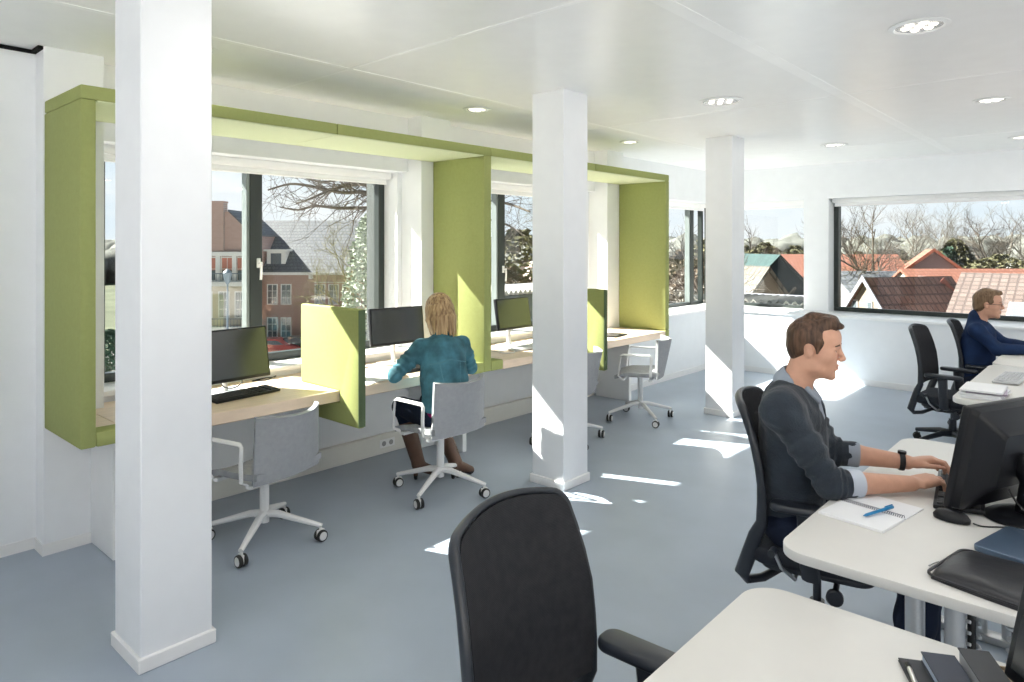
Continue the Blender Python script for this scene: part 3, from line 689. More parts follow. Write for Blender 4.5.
# ---------------------------------------------------------------- black office swivel chairs (face +x)
OBLK = weave_mat('office_chair_fabric', (0.012, 0.0125, 0.015), (0.042, 0.043, 0.048), 600, 0.9, 0.4)
OFRM = mat('office_chair_plastic', (0.018, 0.022, 0.030), 0.32, 0.5)
OSEAT = mat('office_seat_fabric', (0.018, 0.022, 0.030), 0.8, 0.3, bump=0.2, bscale=300)
def office_chair(loc, rz, label, dz=0.0, wide=0.43):
    t = thing('office_chair', label, 'office chair', loc, rz, 'black office swivel chairs')
    Z0, Z1 = 0.585, 1.04
    def bx(z):
        v = (z - Z0) / (Z1 - Z0)
        return -0.205 - 0.085 * v + 0.03 * math.sin(PI * min(max(v, 0), 1))
    W = lambda v: wide * (0.97 + 0.06 * math.sin(PI * min(1, v * 0.8 + 0.2))) * (1 - 0.07 * max(0, v - 0.5) / 0.5)
    def ztop(a):
        r, hw = 0.026, W(1) / 2; q = max(0, (abs(a) * hw - hw + r) / r)
        return Z1 - 0.028 * a * a - r * (1 - math.sqrt(max(0, 1 - min(q, 1) ** 2)))
    def back(u, v):
        a = math.sin((u - 0.5) * PI); z = Z0 + (ztop(a) - Z0) * v - 0.025 * (1 - a * a) * max(0, 0.3 - v)
        vv = (z - Z0) / (Z1 - Z0)
        y = a * W(vv) / 2; x = bx(z) + 0.035 * a * a
        return (x, y, z + dz), (1, -0.35 * a, 0.12)
    m = MB(); m.sheet(back, 26, 22, 0.022); m.build('backrest', OBLK, t, smooth=70)
    # one rail frames the pad: up one edge, over the top and down the other, then under the seat
    top = [back(0.5 + 0.5 * q, 1)[0] for q in [k / 14 - 1 for k in range(29)]]
    def low(s):
        return [(bx(Z0 + 0.455 * v * 0.8) + 0.035, s * (W(v * 0.8) / 2), Z0 + 0.455 * v * 0.8 + dz) for v in (0.96, 0.8, 0.6, 0.4, 0.2, 0.0)] + [(-0.195, s * wide * 0.49, 0.53 + dz), (-0.222, s * wide * 0.475, 0.445 + dz), (-0.248, s * wide * 0.45, 0.368 + dz), (-0.232, s * wide * 0.41, 0.338 + dz), (-0.18, s * wide * 0.33, 0.342 + dz), (-0.12, s * wide * 0.22, 0.372 + dz), (0.0, s * 0.07, 0.385 + dz)]
    p = low(-1)[::-1] + top + low(1)
    p = [Vector(q) + Vector((-0.006, 0, 0.003)) for q in p]
    rr = [0.017] * len(p); NL = 13
    for i, q in enumerate((0.018, 0.022, 0.025, 0.027, 0.029, 0.029, 0.027, 0.023, 0.020)): rr[i] = q; rr[-1 - i] = q
    m = MB(); m.tube(p, rr, 10, flat=(0.60, 1.0), up=Vector((0, 1, 0))); m.build('back_frame', OFRM, t, smooth=60)
    m = MB(); m.prism(rrect(-0.23, 0.25, -0.235, 0.235, [0.07, 0.10, 0.10, 0.07]), 0.43 + dz, 0.50 + dz, 0.028, 4); m.build('seat', OSEAT, t, smooth=50)
    m = MB(); m.prism(rrect(-0.19, 0.21, -0.20, 0.20, 0.06), 0.405 + dz, 0.431 + dz, 0.008); m.box(-0.12, 0.12, -0.07, 0.07, 0.35 + dz, 0.41 + dz, 0.015); m.build('seat_mechanism', OFRM, t)
    for s in (-1, 1):
        m = MB(); T = Matrix.Translation((0, s * 0.226, 0))
        m.prism(rrect(-0.145, 0.125, -0.042, 0.042, [0.035, 0.04, 0.04, 0.035]), 0.655 + dz, 0.685 + dz, 0.011, 3, T); am = m.build('armrest', OFRM, t)
        m = MB(); m.tube([(0.0, s * 0.21, 0.415 + dz), (0.0, s * 0.238, 0.42 + dz), (-0.005, s * 0.246, 0.47 + dz), (-0.015, s * 0.234, 0.655 + dz)], [0.03, 0.032, 0.032, 0.034], 10, flat=(0.5, 1.1), up=Vector((0, 1, 0))); m.build('armrest_post', OFRM, t)
    m = MB(); m.tube([(0, 0, 0.13), (0, 0, 0.24)], 0.028, 16); m.tube([(0, 0, 0.24), (0, 0, 0.36 + dz)], 0.016, 14); m.build('gas_lift', CHROME if False else OFRM, t)
    for k in range(5):
        a = rad(20) + k * 2 * PI / 5; d = Vector((math.cos(a), math.sin(a), 0))
        m = MB(); m.tube([Vector((0, 0, 0.12)), d * 0.10 + Vector((0, 0, 0.125)), d * 0.30 + Vector((0, 0, 0.085))], [0.034, 0.026, 0.018], 10, flat=(0.9, 0.9)); m.build('base_leg', OFRM, t)
        caster(t, d.x * 0.295, d.y * 0.295, 0.030, a + 0.7, False)
    m = MB(); m.tube([(-0.06, -0.07, 0.385 + dz), (-0.06, -0.20, 0.39 + dz), (-0.10, -0.262, 0.45 + dz), (-0.125, -0.275, 0.515 + dz)], 0.007, 8); m.build('lever', CHROME, t)
    m = MB(); m.tube([(-0.125, -0.262, 0.512 + dz), (-0.127, -0.325, 0.520 + dz)], 0.014, 10); m.build('lever_knob', OFRM, t)
    m = MB(); m.tube([(0.08, -0.07, 0.38 + dz), (0.08, -0.235, 0.375 + dz)], 0.011, 10); m.lathe([(0, -0.014), (0.024, -0.014), (0.03, -0.008), (0.03, 0.008), (0.024, 0.014), (0, 0.014)], 18, (0.08, -0.245, 0.375 + dz), axis='Y'); m.build('adjusting_knob', OFRM, t)
    return t
office_chair((-0.835, 1.215, 0), rad(2), 'black office chair in the foreground, left of the nearest white desk')
office_chair((-0.93, 2.86, 0), rad(13), 'black office chair the man in the grey sweater sits on')
office_chair((-1.08, 6.60, 0), rad(-4), 'empty black office chair near the far right desk, in front of the wide window', -0.06)
office_chair((-0.93, 7.32, 0), rad(2), 'black office chair of the man in the navy jacket', -0.06)
# ---------------------------------------------------------------- white desks on the right
TOPW = mat('desk_laminate', (0.70, 0.69, 0.66), 0.38, 0.4, var=0.01)
EDGEW = mat('desk_edge', (0.60, 0.59, 0.56), 0.45, 0.4)
LEGS = mat('desk_leg_silver', (0.55, 0.56, 0.57), 0.35, 0.5, 0.7)
def desk(x0, x1, y0, y1, label, r=0.09, legs=True):
    t = thing('office_desk', label, 'desk', ((x0 + x1) / 2, (y0 + y1) / 2, 0), 0, 'white desks on the right')
    hx, hy = (x1 - x0) / 2, (y1 - y0) / 2
    m = MB(); m.prism(rrect(-hx, hx, -hy, hy, [r, 0.004, 0.004, r], 10), 0.714, 0.7445, 0.003, 2); m.build('desktop', TOPW, t)
    m = MB()
    for y in (-hy + 0.14, hy - 0.14): m.box(-hx + 0.10, hx - 0.03, y - 0.025, y + 0.025, 0.672, 0.713, 0.004)
    m.box(-hx + 0.30, -hx + 0.36, -hy + 0.12, hy - 0.12, 0.665, 0.712, 0.004); m.box(hx - 0.12, hx - 0.06, -hy + 0.12, hy - 0.12, 0.665, 0.712, 0.004); m.build('under_frame', LEGS, t)
    for y in (-hy + 0.22, hy - 0.22):
        for x in (-hx + 0.33, -hx + 0.43):
            m = MB(); m.tube([(x, y, 0.03), (x, y, 0.69)], 0.026, 16); m.build('leg', LEGS, t)
        m = MB(); m.box(-hx + 0.10, hx - 0.06, y - 0.035, y + 0.035, 0.0, 0.032, 0.008); m.build('foot', LEGS, t)
    return t
desk(-0.80, 0.02, 2.075, 3.70, 'white desk with rounded corners where the man in the grey sweater types')
desk(-0.755, 0.02, 0.22, 1.83, 'white desk in the foreground at the bottom right edge, holding dark books')
desk(-0.80, 0.02, 4.81, 6.40, 'white desk at far right with a stack of papers on its corner')
desk(-0.80, 0.02, 6.43, 8.03, 'white desk at far right where the man in the navy jacket sits')
# things on the man's desk
DZ = 0.745
nb = thing('spiral_notebook', 'open white spiral notebook on the desk by the man\'s elbow', 'notebook', (-0.655, 2.573, DZ), rad(-9.5))
m = MB(); m.box(-0.105, 0.105, -0.165, -0.006, 0.0, 0.009, 0.001, 1); m.build('page_block', PAPER, nb); m = MB(); m.box(-0.105, 0.105, 0.006, 0.15, 0.0, 0.005, 0.001, 1); m.build('turned_pages', PAPER, nb)
m = MB()
for k in range(30):
    x = -0.098 + k * 0.00676; m.tube([(x, 0.011 * math.cos(a), 0.008 + 0.0075 * math.sin(a)) for a in [q * PI / 4 for q in range(8)]], 0.0011, 5, closed=True)
tag(m.build('spiral_binding', mat('wire_dark', (0.10, 0.10, 0.14), 0.4, 0.5, 0.5), nb), kind='stuff')
BLUE = mat('pen_blue', (0.01, 0.22, 0.48), 0.3, 0.5)
a = Vector((-0.654, 2.465, DZ + 0.0165)); b = Vector((-0.598, 2.60, DZ + 0.0225)); pn = thing('ballpoint_pen', 'bright blue pen lying across the spiral notebook', 'pen', a)
m = MB(); d = b - a; m.tube([d * 0.0, d * 0.04, d * 0.10, d * 0.75], [0.0015, 0.003, 0.005, 0.0055], 12); m.build('barrel', BLUE, pn)
m = MB(); m.tube([d * 0.75, d * 0.98, d], [0.006, 0.006, 0.004], 12); q = Vector((0, 0, 0.008)); m.tube([d * 0.97 + q, d * 0.72 + q], 0.0018, 8); m.build('cap', BLUE, pn)
keyboard((-0.462, 2.965, DZ), rad(188), 'black keyboard under the hands of the man in the grey sweater')
mouse((-0.438, 2.662, DZ), rad(174), 'black computer mouse in front of the man\'s keyboard', MBLK, 1.05)
cable('mouse_cable', 'thin black mouse cable curving across the white desk', [(-0.378, 2.655, DZ + 0.008), (-0.35, 2.665, DZ + 0.003), (-0.29, 2.71, DZ + 0.003), (-0.22, 2.76, DZ + 0.003), (-0.12, 2.80, DZ + 0.003)], 0.0024)
def desk_monitor(loc, rz, label, w, h, zc, tilt, group='black monitors on the white desks'):
    t = thing('monitor', label, 'monitor', loc, rz, group)
    T = Matrix.Translation((0.02, 0, zc)) @ Matrix.Rotation(rad(-tilt), 4, 'Y')
    m = MB(); m.box(-0.028, 0.0, -w / 2, w / 2, -h / 2, h / 2, 0.008, 3, T); m.build('screen_bezel', MBLK, t)
    m = MB(); m.box(0.0002, 0.001, -w / 2 + 0.02, w / 2 - 0.02, -h / 2 + 0.025, h / 2 - 0.02, 0, 1, T); m.build('screen', SCRN, t, smooth=0)
    o = [(-0.028, 1.0), (-0.05, 0.97), (-0.085, 0.60), (-0.10, 0.52)]; vs = []; fs = []
    for k, (x, q) in enumerate(o):
        for (y, z) in rrect(-w / 2 * q, w / 2 * q, -h / 2 * q, h / 2 * q, 0.02, 3): vs.append((x, y * 0.98, z * 0.98 + (0 if k < 2 else 0.01)))
    n = len(vs) // 4
    for k in range(3):
        for j in range(n): fs.append((k * n + j, k * n + (j + 1) % n, (k + 1) * n + (j + 1) % n, (k + 1) * n + j))
    fs.append(tuple(range(3 * n, 4 * n))); fs.append(tuple(range(n - 1, -1, -1)))
    m = MB(); m.add(vs, fs, T); m.build('back_shell', MBLK, t, smooth=30)
    m = MB(); m.tube([(-0.10, 0, 0.012), (-0.115, 0, zc * 0.6), (-0.075, 0, zc)], 0.03, 12, flat=(1.3, 0.6), up=Vector((0, 1, 0))); m.build('stand_neck', MBLK, t)
    m = MB(); m.lathe([(0.0, 0.018), (0.06, 0.016), (0.095, 0.010), (0.105, 0.003), (0.10, 0.0)], 32, (-0.085, 0, 0), M=Matrix.Diagonal((1, 1.25, 1, 1))); m.build('stand_foot', MBLK, t)
    return t
desk_monitor((-0.345, 2.882, DZ), rad(156.5), 'black monitor on the man\'s desk, seen from behind, sloping back', 0.41, 0.365, 0.202, 11)
desk_monitor((-0.022, 1.617, DZ), rad(221), 'monitor edge at the right frame edge, on the nearest white desk', 0.40, 0.36, 0.20, 12)
cable('monitor_cable', 'black cable drooping from the back of the man\'s monitor', [(-0.30, 2.80, 0.845), (-0.27, 2.79, 0.80), (-0.23, 2.80, 0.77), (-0.18, 2.84, 0.757), (-0.10, 2.88, 0.75)], 0.0035)
SLV = mat('sleeve_neoprene', (0.012, 0.013, 0.018), 0.38, 0.5, bump=0.15, bscale=25, var=0.2)
sl = thing('laptop_sleeve', 'padded black laptop sleeve lying at the front edge of the man\'s desk', 'laptop sleeve', (-0.205, 2.243, DZ), rad(-11))
def pillow(hx, hy, h, e=4.0):
    m = MB(); N = 28; vs = []; fs = []
    for i in range(N + 1):
        for j in range(N + 1):
            a, b = 2 * i / N - 1, 2 * j / N - 1
            k = math.sqrt(1 - 0.16 * (a * a) * (b * b)); z = (max(0, 1 - abs(a) ** e) * max(0, 1 - abs(b) ** e)) ** 0.45
            vs.append((a * hx * k, b * hy * k, z * h * (0.92 + 0.06 * math.sin(7 * a + 3 * b)) + 0.004))
    W = N + 1
    for i in range(N):
        for j in range(N): fs.append((i * W + j, (i + 1) * W + j, (i + 1) * W + j + 1, i * W + j + 1))
    m.add(vs, fs); r = [i * W for i in range(N + 1)] + [N * W + j for j in range(1, N + 1)] + [i * W + N for i in range(N - 1, -1, -1)] + [j for j in range(N - 1, 0, -1)]
    o = len(m.v); m.add([(vs[q][0], vs[q][1], 0.0) for q in r], []); L = len(r)
    for k in range(L): m.f.append((r[k], o + k, o + (k + 1) % L, r[(k + 1) % L])); m.m.append(0)
    m.f.append(tuple(o + k for k in range(L))); m.m.append(0); return m
pillow(0.195, 0.132, 0.034).build('sleeve_body', SLV, sl, smooth=60)
z = MB(); z.tube([(x * 0.99, y * 0.99, 0.012) for x, y in rrect(-0.193, 0.193, -0.130, 0.130, 0.03)], 0.004, 6, closed=True); z.build('zip', mat('zip_dark', (0.03, 0.03, 0.035), 0.4), sl)
z = MB(); z.tube([(-0.197, -0.02, 0.012), (-0.206, -0.03, 0.008), (-0.212, -0.05, 0.003)], 0.002, 6); z.build('zip_pull', CHROME, sl)
lp = thing('laptop', 'slate blue closed laptop behind the black laptop sleeve', 'laptop', (-0.136, 2.512, DZ), rad(-14))
m = MB(); m.prism(rrect(-0.19, 0.19, -0.125, 0.125, 0.02), 0.002, 0.02, 0.004); m.build('laptop_lid', mat('laptop_blue', (0.085, 0.13, 0.20), 0.35, 0.5, 0.3), lp)
m = MB()
for x in (-0.16, 0.16):
    for y in (-0.1, 0.1): m.lathe([(0.008, 0.0), (0.008, 0.004)], 10, (x, y, 0))
m.build('rubber_feet', TYRE, lp)
# cable chains and the man's rucksack under the desk
for i, (x, y, lab) in enumerate(((-0.335, 2.33, 'black and white cable spine hanging under the man\'s desk beside the silver legs'), (-0.235, 2.36, 'second cable spine under the man\'s desk, nearer the right frame edge'))):
    t = thing('cable_spine', lab, 'cable spine', (x, y, 0.0), 0, 'cable spines')
    m = MB(); m.tube([(0, 0, 0.02), (0, 0, 0.66)], 0.011, 10); m.build('cable_core', CABLE, t)
    m = MB()
    for k in range(20):
        z0 = 0.03 + k * 0.032; m.tube([(0.02 * math.cos(a), 0.02 * math.sin(a), z0 + 0.010 * a / PI) for a in [q * PI / 4 for q in range(7)]], 0.0052, 6)
    m.build('link_rings', SILV, t)
# books and boxes on the nearest desk
NAVY = mat('cover_navy', (0.020, 0.028, 0.050), 0.45, 0.4); CHAR = mat('cover_charcoal', (0.035, 0.038, 0.045), 0.5, 0.4); PBLUE = mat('edge_pale_blue', (0.42, 0.50, 0.62), 0.6); PGREY = mat('edge_grey', (0.40, 0.42, 0.45), 0.6)
def book(loc, rz, w, l, h, cover, edge, label, name='book'):
    """l runs along local -y from the back edge at y=0; the page edge shows on the -x side"""
    t = thing(name, label, 'book', loc, rz)
    m = MB(); m.box(0.0, w, -l, 0.0, h - 0.003, h, 0.001, 1); m.box(0, w, -l, 0, 0, 0.003, 0.001, 1); m.box(w - 0.003, w, -l, 0, 0.003, h - 0.003); m.build('cover', cover, t)
    m = MB(); m.box(0.003, w - 0.003, -l + 0.003, -0.003, 0.003, h - 0.003); m.build('page_block', edge, t); return t
book((-0.377, 1.681, DZ), rad(28), 0.075, 0.21, 0.008, CHAR, PGREY, 'thin dark notepad, leftmost of the books on the nearest desk', 'notepad')
p = thing('ballpoint_pen', 'silver and black pen resting on the thin dark notepad', 'pen', (-0.352, 1.655, DZ + 0.0135)); m = MB(); d = Vector((0.052, -0.12, 0)); m.tube([d * 0, d * 0.05, d * 0.8, d], [0.004, 0.005, 0.005, 0.002], 10); m.build('barrel', CHROME, p); m = MB(); m.tube([d * -0.02, d * 0.1], 0.0056, 10); m.build('cap', MBLK, p)
book((-0.337, 1.697, DZ + 0.0085), rad(28), 0.066, 0.20, 0.022, NAVY, PBLUE, 'dark navy book in the middle of the row on the nearest desk')
book((-0.276, 1.738, DZ), rad(27), 0.060, 0.27, 0.045, CHAR, PGREY, 'thick charcoal binder, rightmost book on the nearest desk', 'binder')
tan = thing('wooden_tray', 'small tan tray beside the charcoal binder on the nearest desk', 'tray', (-0.182, 1.765, DZ), rad(27)); m = MB(); m.box(-0.03, 0.03, -0.05, 0.03, 0, 0.005, 0.002)
for q in ((-0.03, -0.026, -0.05, 0.03), (0.026, 0.03, -0.05, 0.03), (-0.03, 0.03, 0.026, 0.03), (-0.03, 0.03, -0.05, -0.046)): m.box(q[0], q[1], q[2], q[3], 0.004, 0.012, 0.001, 1)
m.build('tray_body', mat('tan_card', (0.42, 0.33, 0.22), 0.7, var=0.1), tan)
# far desks
st = [(-0.66, 5.02, 0.0, 0.30, 0.21, 0.012, 4), (-0.655, 5.03, 0.012, 0.30, 0.21, 0.016, -3), (-0.65, 5.05, 0.028, 0.29, 0.205, 0.010, 7), (-0.66, 5.03, 0.038, 0.30, 0.21, 0.012, 1)]
PINK = mat('folder_mauve', (0.42, 0.36, 0.45), 0.6)
for i, (x, y, z, l, wd, h, a) in enumerate(st):
    t = thing('paper_stack', ['lowest white paper pile at the corner of the far desk', 'second white paper pile from the bottom on the far desk corner', 'mauve folder between the paper piles on the far desk', 'topmost white paper pile on the far desk corner'][i], 'papers', (x, y, DZ + z), rad(a), 'papers piled on the far desk')
    m = MB()
    for k in range(4): m.box(-wd / 2 + random.uniform(-.004, .004), wd / 2 + random.uniform(-.004, .004), -l / 2 + random.uniform(-.005, .005), l / 2 + random.uniform(-.005, .005), h * k / 4 + 0.0002, h * (k + 1) / 4 - 0.0002)
    m.build('sheets', PINK if i == 2 else PAPER, t, smooth=0)
keyboard((-0.60, 5.74, DZ), rad(178), 'pale keyboard with dark keys on the far right desk', True)
keyboard((-0.45, 7.25, DZ), rad(180), 'black keyboard in front of the man in the navy jacket')
# ---------------------------------------------------------------- people
SKIN = mat('skin', (0.60, 0.335, 0.235), 0.5, 0.35, var=0.06, vscale=30, bump=0.05, bscale=200)
SKIN2 = mat('skin_fair', (0.62, 0.37, 0.27), 0.5, 0.35, var=0.06, vscale=30)
LIP = mat('lips', (0.50, 0.245, 0.19), 0.45, 0.4)
EYEW = mat('eye_white', (0.75, 0.73, 0.70), 0.2, 0.5); IRIS = mat('iris', (0.06, 0.05, 0.04), 0.15, 0.6)
def hair_mat(name, c1, c2, sx=(90, 90, 9)):
    m = mat(name, c1, 0.45, 0.35); nt = m.node_tree; b = nt.nodes['Principled BSDF']; tc = nt.nodes.new('ShaderNodeTexCoord')
    mp = nt.nodes.new('ShaderNodeMapping'); mp.inputs['Scale'].default_value = sx; n = nt.nodes.new('ShaderNodeTexNoise'); n.inputs['Scale'].default_value = 1.0; n.inputs['Detail'].default_value = 4
    nt.links.new(tc.outputs['Object'], mp.inputs[0]); nt.links.new(mp.outputs[0], n.inputs['Vector'])
    r = nt.nodes.new('ShaderNodeValToRGB'); r.color_ramp.elements[0].position = 0.35; r.color_ramp.elements[1].position = 0.68
    r.color_ramp.elements[0].color = (*c1, 1); r.color_ramp.elements[1].color = (*c2, 1)
    nt.links.new(n.outputs['Fac'], r.inputs[0]); nt.links.new(r.outputs[0], b.inputs['Base Color'])
    bp = nt.nodes.new('ShaderNodeBump'); bp.inputs['Strength'].default_value = 0.5; bp.inputs['Distance'].default_value = 0.006
    nt.links.new(n.outputs['Fac'], bp.inputs['Height']); nt.links.new(bp.outputs[0], b.inputs['Normal']); return m
HAIRB = hair_mat('hair_brown', (0.040, 0.020, 0.012), (0.125, 0.068, 0.040)); HAIRL = hair_mat('hair_light_brown', (0.10, 0.058, 0.030), (0.24, 0.15, 0.085)); HAIRY = hair_mat('hair_blonde', (0.17, 0.095, 0.045), (0.55, 0.38, 0.20), (70, 70, 5))
class Fr:
    """local frame: x forward, y left, z up, with pitch (nod down positive) and roll"""
    def __init__(s, o, th, pitch=0.0, roll=0.0, k=1.0):
        s.k = k; s.o = Vector(o); s.M = (Matrix.Rotation(rad(th), 3, 'Z') @ Matrix.Rotation(rad(pitch), 3, 'Y') @ Matrix.Rotation(rad(roll), 3, 'X'))
        s.R = np.array(s.M.transposed())
    def __call__(s, x, y, z): return s.o + s.M @ Vector((x * s.k, y * s.k, z * s.k))
def add_head(S, H, neck_to, nr=0.054, k=0.018):
    R = H.R; K = H.k; e = lambda c, r, kk=0.02, op='u': S.ell(H(*c), np.array(r) * K, R, kk * K, op)
    cap = lambda a, b, ra, rb=None, kk=0.02, op='u': S.cap(a, b, ra * K, (ra if rb is None else rb) * K, kk * K, op)
    e((-0.012, 0, 0.032), (0.099, 0.076, 0.089)); e((0.036, 0, -0.030), (0.060, 0.060, 0.090), 0.03); e((0.036, 0, -0.085), (0.054, 0.047, 0.040), 0.02)
    e((0.078, 0, -0.113), (0.017, 0.019, 0.015), 0.02); e((0.046, 0, 0.050), (0.052, 0.062, 0.052), 0.03)
    cap(H(0.083, -0.026, 0.022), H(0.083, 0.026, 0.022), 0.011, None, 0.015)
    for s in (-1, 1):
        e((0.056, s * 0.043, -0.024), (0.030, 0.020, 0.024), 0.03); e((0.015, s * 0.050, -0.075), (0.03, 0.012, 0.02), 0.02)
        e((0.101, s * 0.030, 0.001), (0.014, 0.015, 0.009), 0.010, 's')
        e((0.083, s * 0.031, 0.007), (0.0125, 0.018, 0.0065), 0.004); e((0.082, s * 0.031, -0.009), (0.0115, 0.017, 0.0055), 0.004)
        S.ell(H(-0.008, s * 0.076, -0.012), np.array((0.019, 0.009, 0.031)) * K, np.array((H.M @ Matrix.Rotation(rad(s * 18), 3, 'Z') @ Matrix.Rotation(rad(-12), 3, 'Y')).transposed()), 0.008)
        e((0.0, s * 0.087, -0.008), (0.010, 0.007, 0.017), 0.004, 's')
        e((0.106, s * 0.010, -0.036), (0.009, 0.0075, 0.007), 0.006)
    cap(H(0.094, 0, 0.014), H(0.117, 0, -0.029), 0.0065, 0.0098, 0.014)
    e((0.096, 0, -0.063), (0.0085, 0.021, 0.0052), 0.007); e((0.094, 0, -0.076), (0.0090, 0.019, 0.0060), 0.007)
    cap(H(0.108, -0.018, -0.0695), H(0.108, 0.018, -0.0695), 0.0035, None, 0.003, 's')
    S.cap(H(-0.028, 0, -0.055), neck_to, nr, nr * 1.10, 0.03)
def head_mat(H):
    M = np.array(H.M); o = np.array(H.o)
    def fn(c):
        q = (c - o) @ M / H.k
        lip = ((q[:, 0] - 0.102) / 0.012) ** 2 + (q[:, 1] / 0.021) ** 2 + ((q[:, 2] + 0.0695) / 0.0105) ** 2 < 1
        return np.where(lip, 1, 0)
    return fn
def face_bits(H, P, org, browm):
    for s in (-1, 1):
        m = MB(); c = H(0.0775, s * 0.030, -0.001)
        m.mi(0); m.bm(_ball(0.0125 * H.k), Matrix.Translation(c)); m.mi(1); m.bm(_ball(0.0062 * H.k), Matrix.Translation(H(0.0845, s * 0.030, -0.001)))
        m.build('eye', [EYEW, IRIS], P, loc=None, smooth=80).location = -Vector(org)
        m = MB(); m.tube([H(0.096, s * 0.012, 0.022), H(0.097, s * 0.028, 0.027), H(0.086, s * 0.046, 0.021)], [0.003, 0.0042, 0.002], 8); m.build('eyebrow', browm, P).location = -Vector(org)
def _ball(r):
    b = bmesh.new(); bmesh.ops.create_uvsphere(b, u_segments=16, v_segments=10, radius=r); return b
def add_hand(S, wrist, d, n, side, curl=(18, 40, 30), L=1.0, spread=0.10, thumb=0.5):
    """d: finger direction, n: back-of-hand normal, side: +1 if the thumb is on n x d"""
    d = Vector(d).normalized(); n = (Vector(n) - d * Vector(n).dot(d)).normalized(); t = n.cross(d) * side; w = Vector(wrist)
    R = np.array([list(d), list(t), list(n)])
    S.ell(w + d * 0.052 * L, (0.052 * L, 0.041 * L, 0.0155), R, 0.012); S.box(w + d * 0.058 * L - n * 0.002, (0.030 * L, 0.030 * L, 0.003), R, 0.009, 0.012)
    S.ell(w + d * 0.035 * L + t * 0.022 - n * 0.006, (0.034, 0.018, 0.015), R, 0.012)
    for i, (off, ln) in enumerate(((0.030, 0.072), (0.0105, 0.082), (-0.0095, 0.077), (-0.029, 0.060))):
        p = w + d * (0.092 - 0.006 * abs(i - 1)) * L + t * off * L + n * 0.002; dirn = (d + t * spread * (off / 0.03)).normalized(); ang = 0; r = 0.0088 - 0.0008 * (i == 3)
        for f, a, r2 in ((0.45, curl[0], 0.0082), (0.30, curl[1], 0.0075), (0.25, curl[2], 0.0062)):
            ang += a + (i - 1.5) * 3; dd = dirn * math.cos(rad(ang)) - n * math.sin(rad(ang)); q = p + dd * ln * f * L
            S.cap(p, q, r, r2, 0.003); p, r = q, r2
    p = w + d * 0.028 * L + t * 0.032 * L - n * 0.006
    q = p + (d * 0.75 + t * thumb - n * 0.15).normalized() * 0.036 * L; S.cap(p, q, 0.0125, 0.0100, 0.010)
    q2 = q + (d * 0.95 + t * thumb * 0.35 - n * 0.2).normalized() * 0.032 * L; S.cap(q, q2, 0.0098, 0.0085, 0.004)
    q3 = q2 + (d * 1.0 - n * 0.25).normalized() * 0.024 * L; S.cap(q2, q3, 0.0085, 0.0068, 0.004)
def folds(amp, f, seed, stretch=(1, 1, 1)):
    def post(F, ax):
        X, Y, Z = np.meshgrid(*ax, indexing='ij', sparse=True)
        n = vnoise(X * stretch[0], Y * stretch[1], Z * stretch[2], f, seed) + 0.5 * vnoise(X, Y, Z, f * 2.3, seed + 9)
        return F + (amp * n).astype(np.float32)
    return post
def wrinkles(base, segs):
    """adds creases running round the sleeves along each (a, b, waves, amp) segment"""
    def post(F, ax):
        F = base(F, ax); X, Y, Z = np.meshgrid(*ax, indexing='ij', sparse=True)
        for a, b, w, amp in segs:
            a = np.array(a, float); d = np.array(b, float) - a; L2 = d @ d
            t = ((X - a[0]) * d[0] + (Y - a[1]) * d[1] + (Z - a[2]) * d[2]) / L2
            r = np.sqrt((X - a[0] - t * d[0]) ** 2 + (Y - a[1] - t * d[1]) ** 2 + (Z - a[2] - t * d[2]) ** 2)
            win = np.clip((t + 0.05) * 4, 0, 1) * np.clip((1.05 - t) * 5, 0, 1) * np.clip((0.085 - r) / 0.02, 0, 1)
            F = F + (amp * win * np.sin(6.283 * w * t + 2.6 * vnoise(X, Y, Z, 26, 77) + 14 * (X - Y))).astype(np.float32)
        return F
    return post
# ================================================================ the man in the grey sweater
TH = 14.0
B = Fr((-1.005, 2.805, 0), TH); org = Vector((-1.02, 2.74, 0.0))
man = thing('person', 'man in charcoal v-neck sweater over grey shirt, typing at the white desk', 'person', org)
H = Fr((-0.906, 2.752, 1.264), 10.0, 6.0, 0.0, 0.91); NB = Vector((-0.974, 2.742, 1.094))
shR, shL = Vector((-0.962, 2.565, 1.045)), Vector((-1.045, 2.910, 1.048))
elR, elL = Vector((-0.806, 2.615, 0.795)), Vector((-0.905, 2.935, 0.822))
wrR, wrL = Vector((-0.594, 2.840, 0.785)), Vector((-0.650, 3.040, 0.805))
hipR, hipL = B(0.02, -0.09, 0.555), B(0.02, 0.09, 0.555); knR, knL = B(0.44, -0.13, 0.53), B(0.44, 0.13, 0.53); anR, anL = B(0.40, -0.12, 0.10), B(0.46, 0.13, 0.10)
S = SDF(0.0036); add_head(S, H, NB, 0.052)
S.chain([B(0, 0, 0.60), B(0.0, -0.01, 0.85), B(-0.01, -0.045, 0.99)], [0.09, 0.085, 0.075], 0.05); S.cap(NB, B(-0.005, -0.045, 0.98), 0.052, 0.075, 0.03)
for sh, el, wr, hp, kn, an in ((shR, elR, wrR, hipR, knR, anR), (shL, elL, wrL, hipL, knL, anL)):
    S.cap(B(-0.01, -0.045, 1.01), sh, 0.06, 0.045, 0.04); S.chain([sh, el], [0.045, 0.040], 0.03); S.chain([el, el.lerp(wr, 0.3), wr], [0.040, 0.041, 0.0275], 0.02)
    S.chain([hp, kn, an], [0.085, 0.055, 0.04], 0.03); S.cap(an, an + Vector((0.13, 0.03, -0.05)), 0.035, 0.03, 0.02)
add_hand(S, wrR, Vector((-0.472, 2.986, 0)) - Vector((wrR.x, wrR.y, 0)) + Vector((0, 0, 0.030)), (-0.1, -0.12, 1), 1, (24, 42, 28))
add_hand(S, wrL, Vector((0.165, 0.062, 0.040)), (-0.1, 0.10, 1), -1, (28, 44, 28))
sdf_obj('body', S, [SKIN, LIP], man, None, head_mat(H), org, 1)
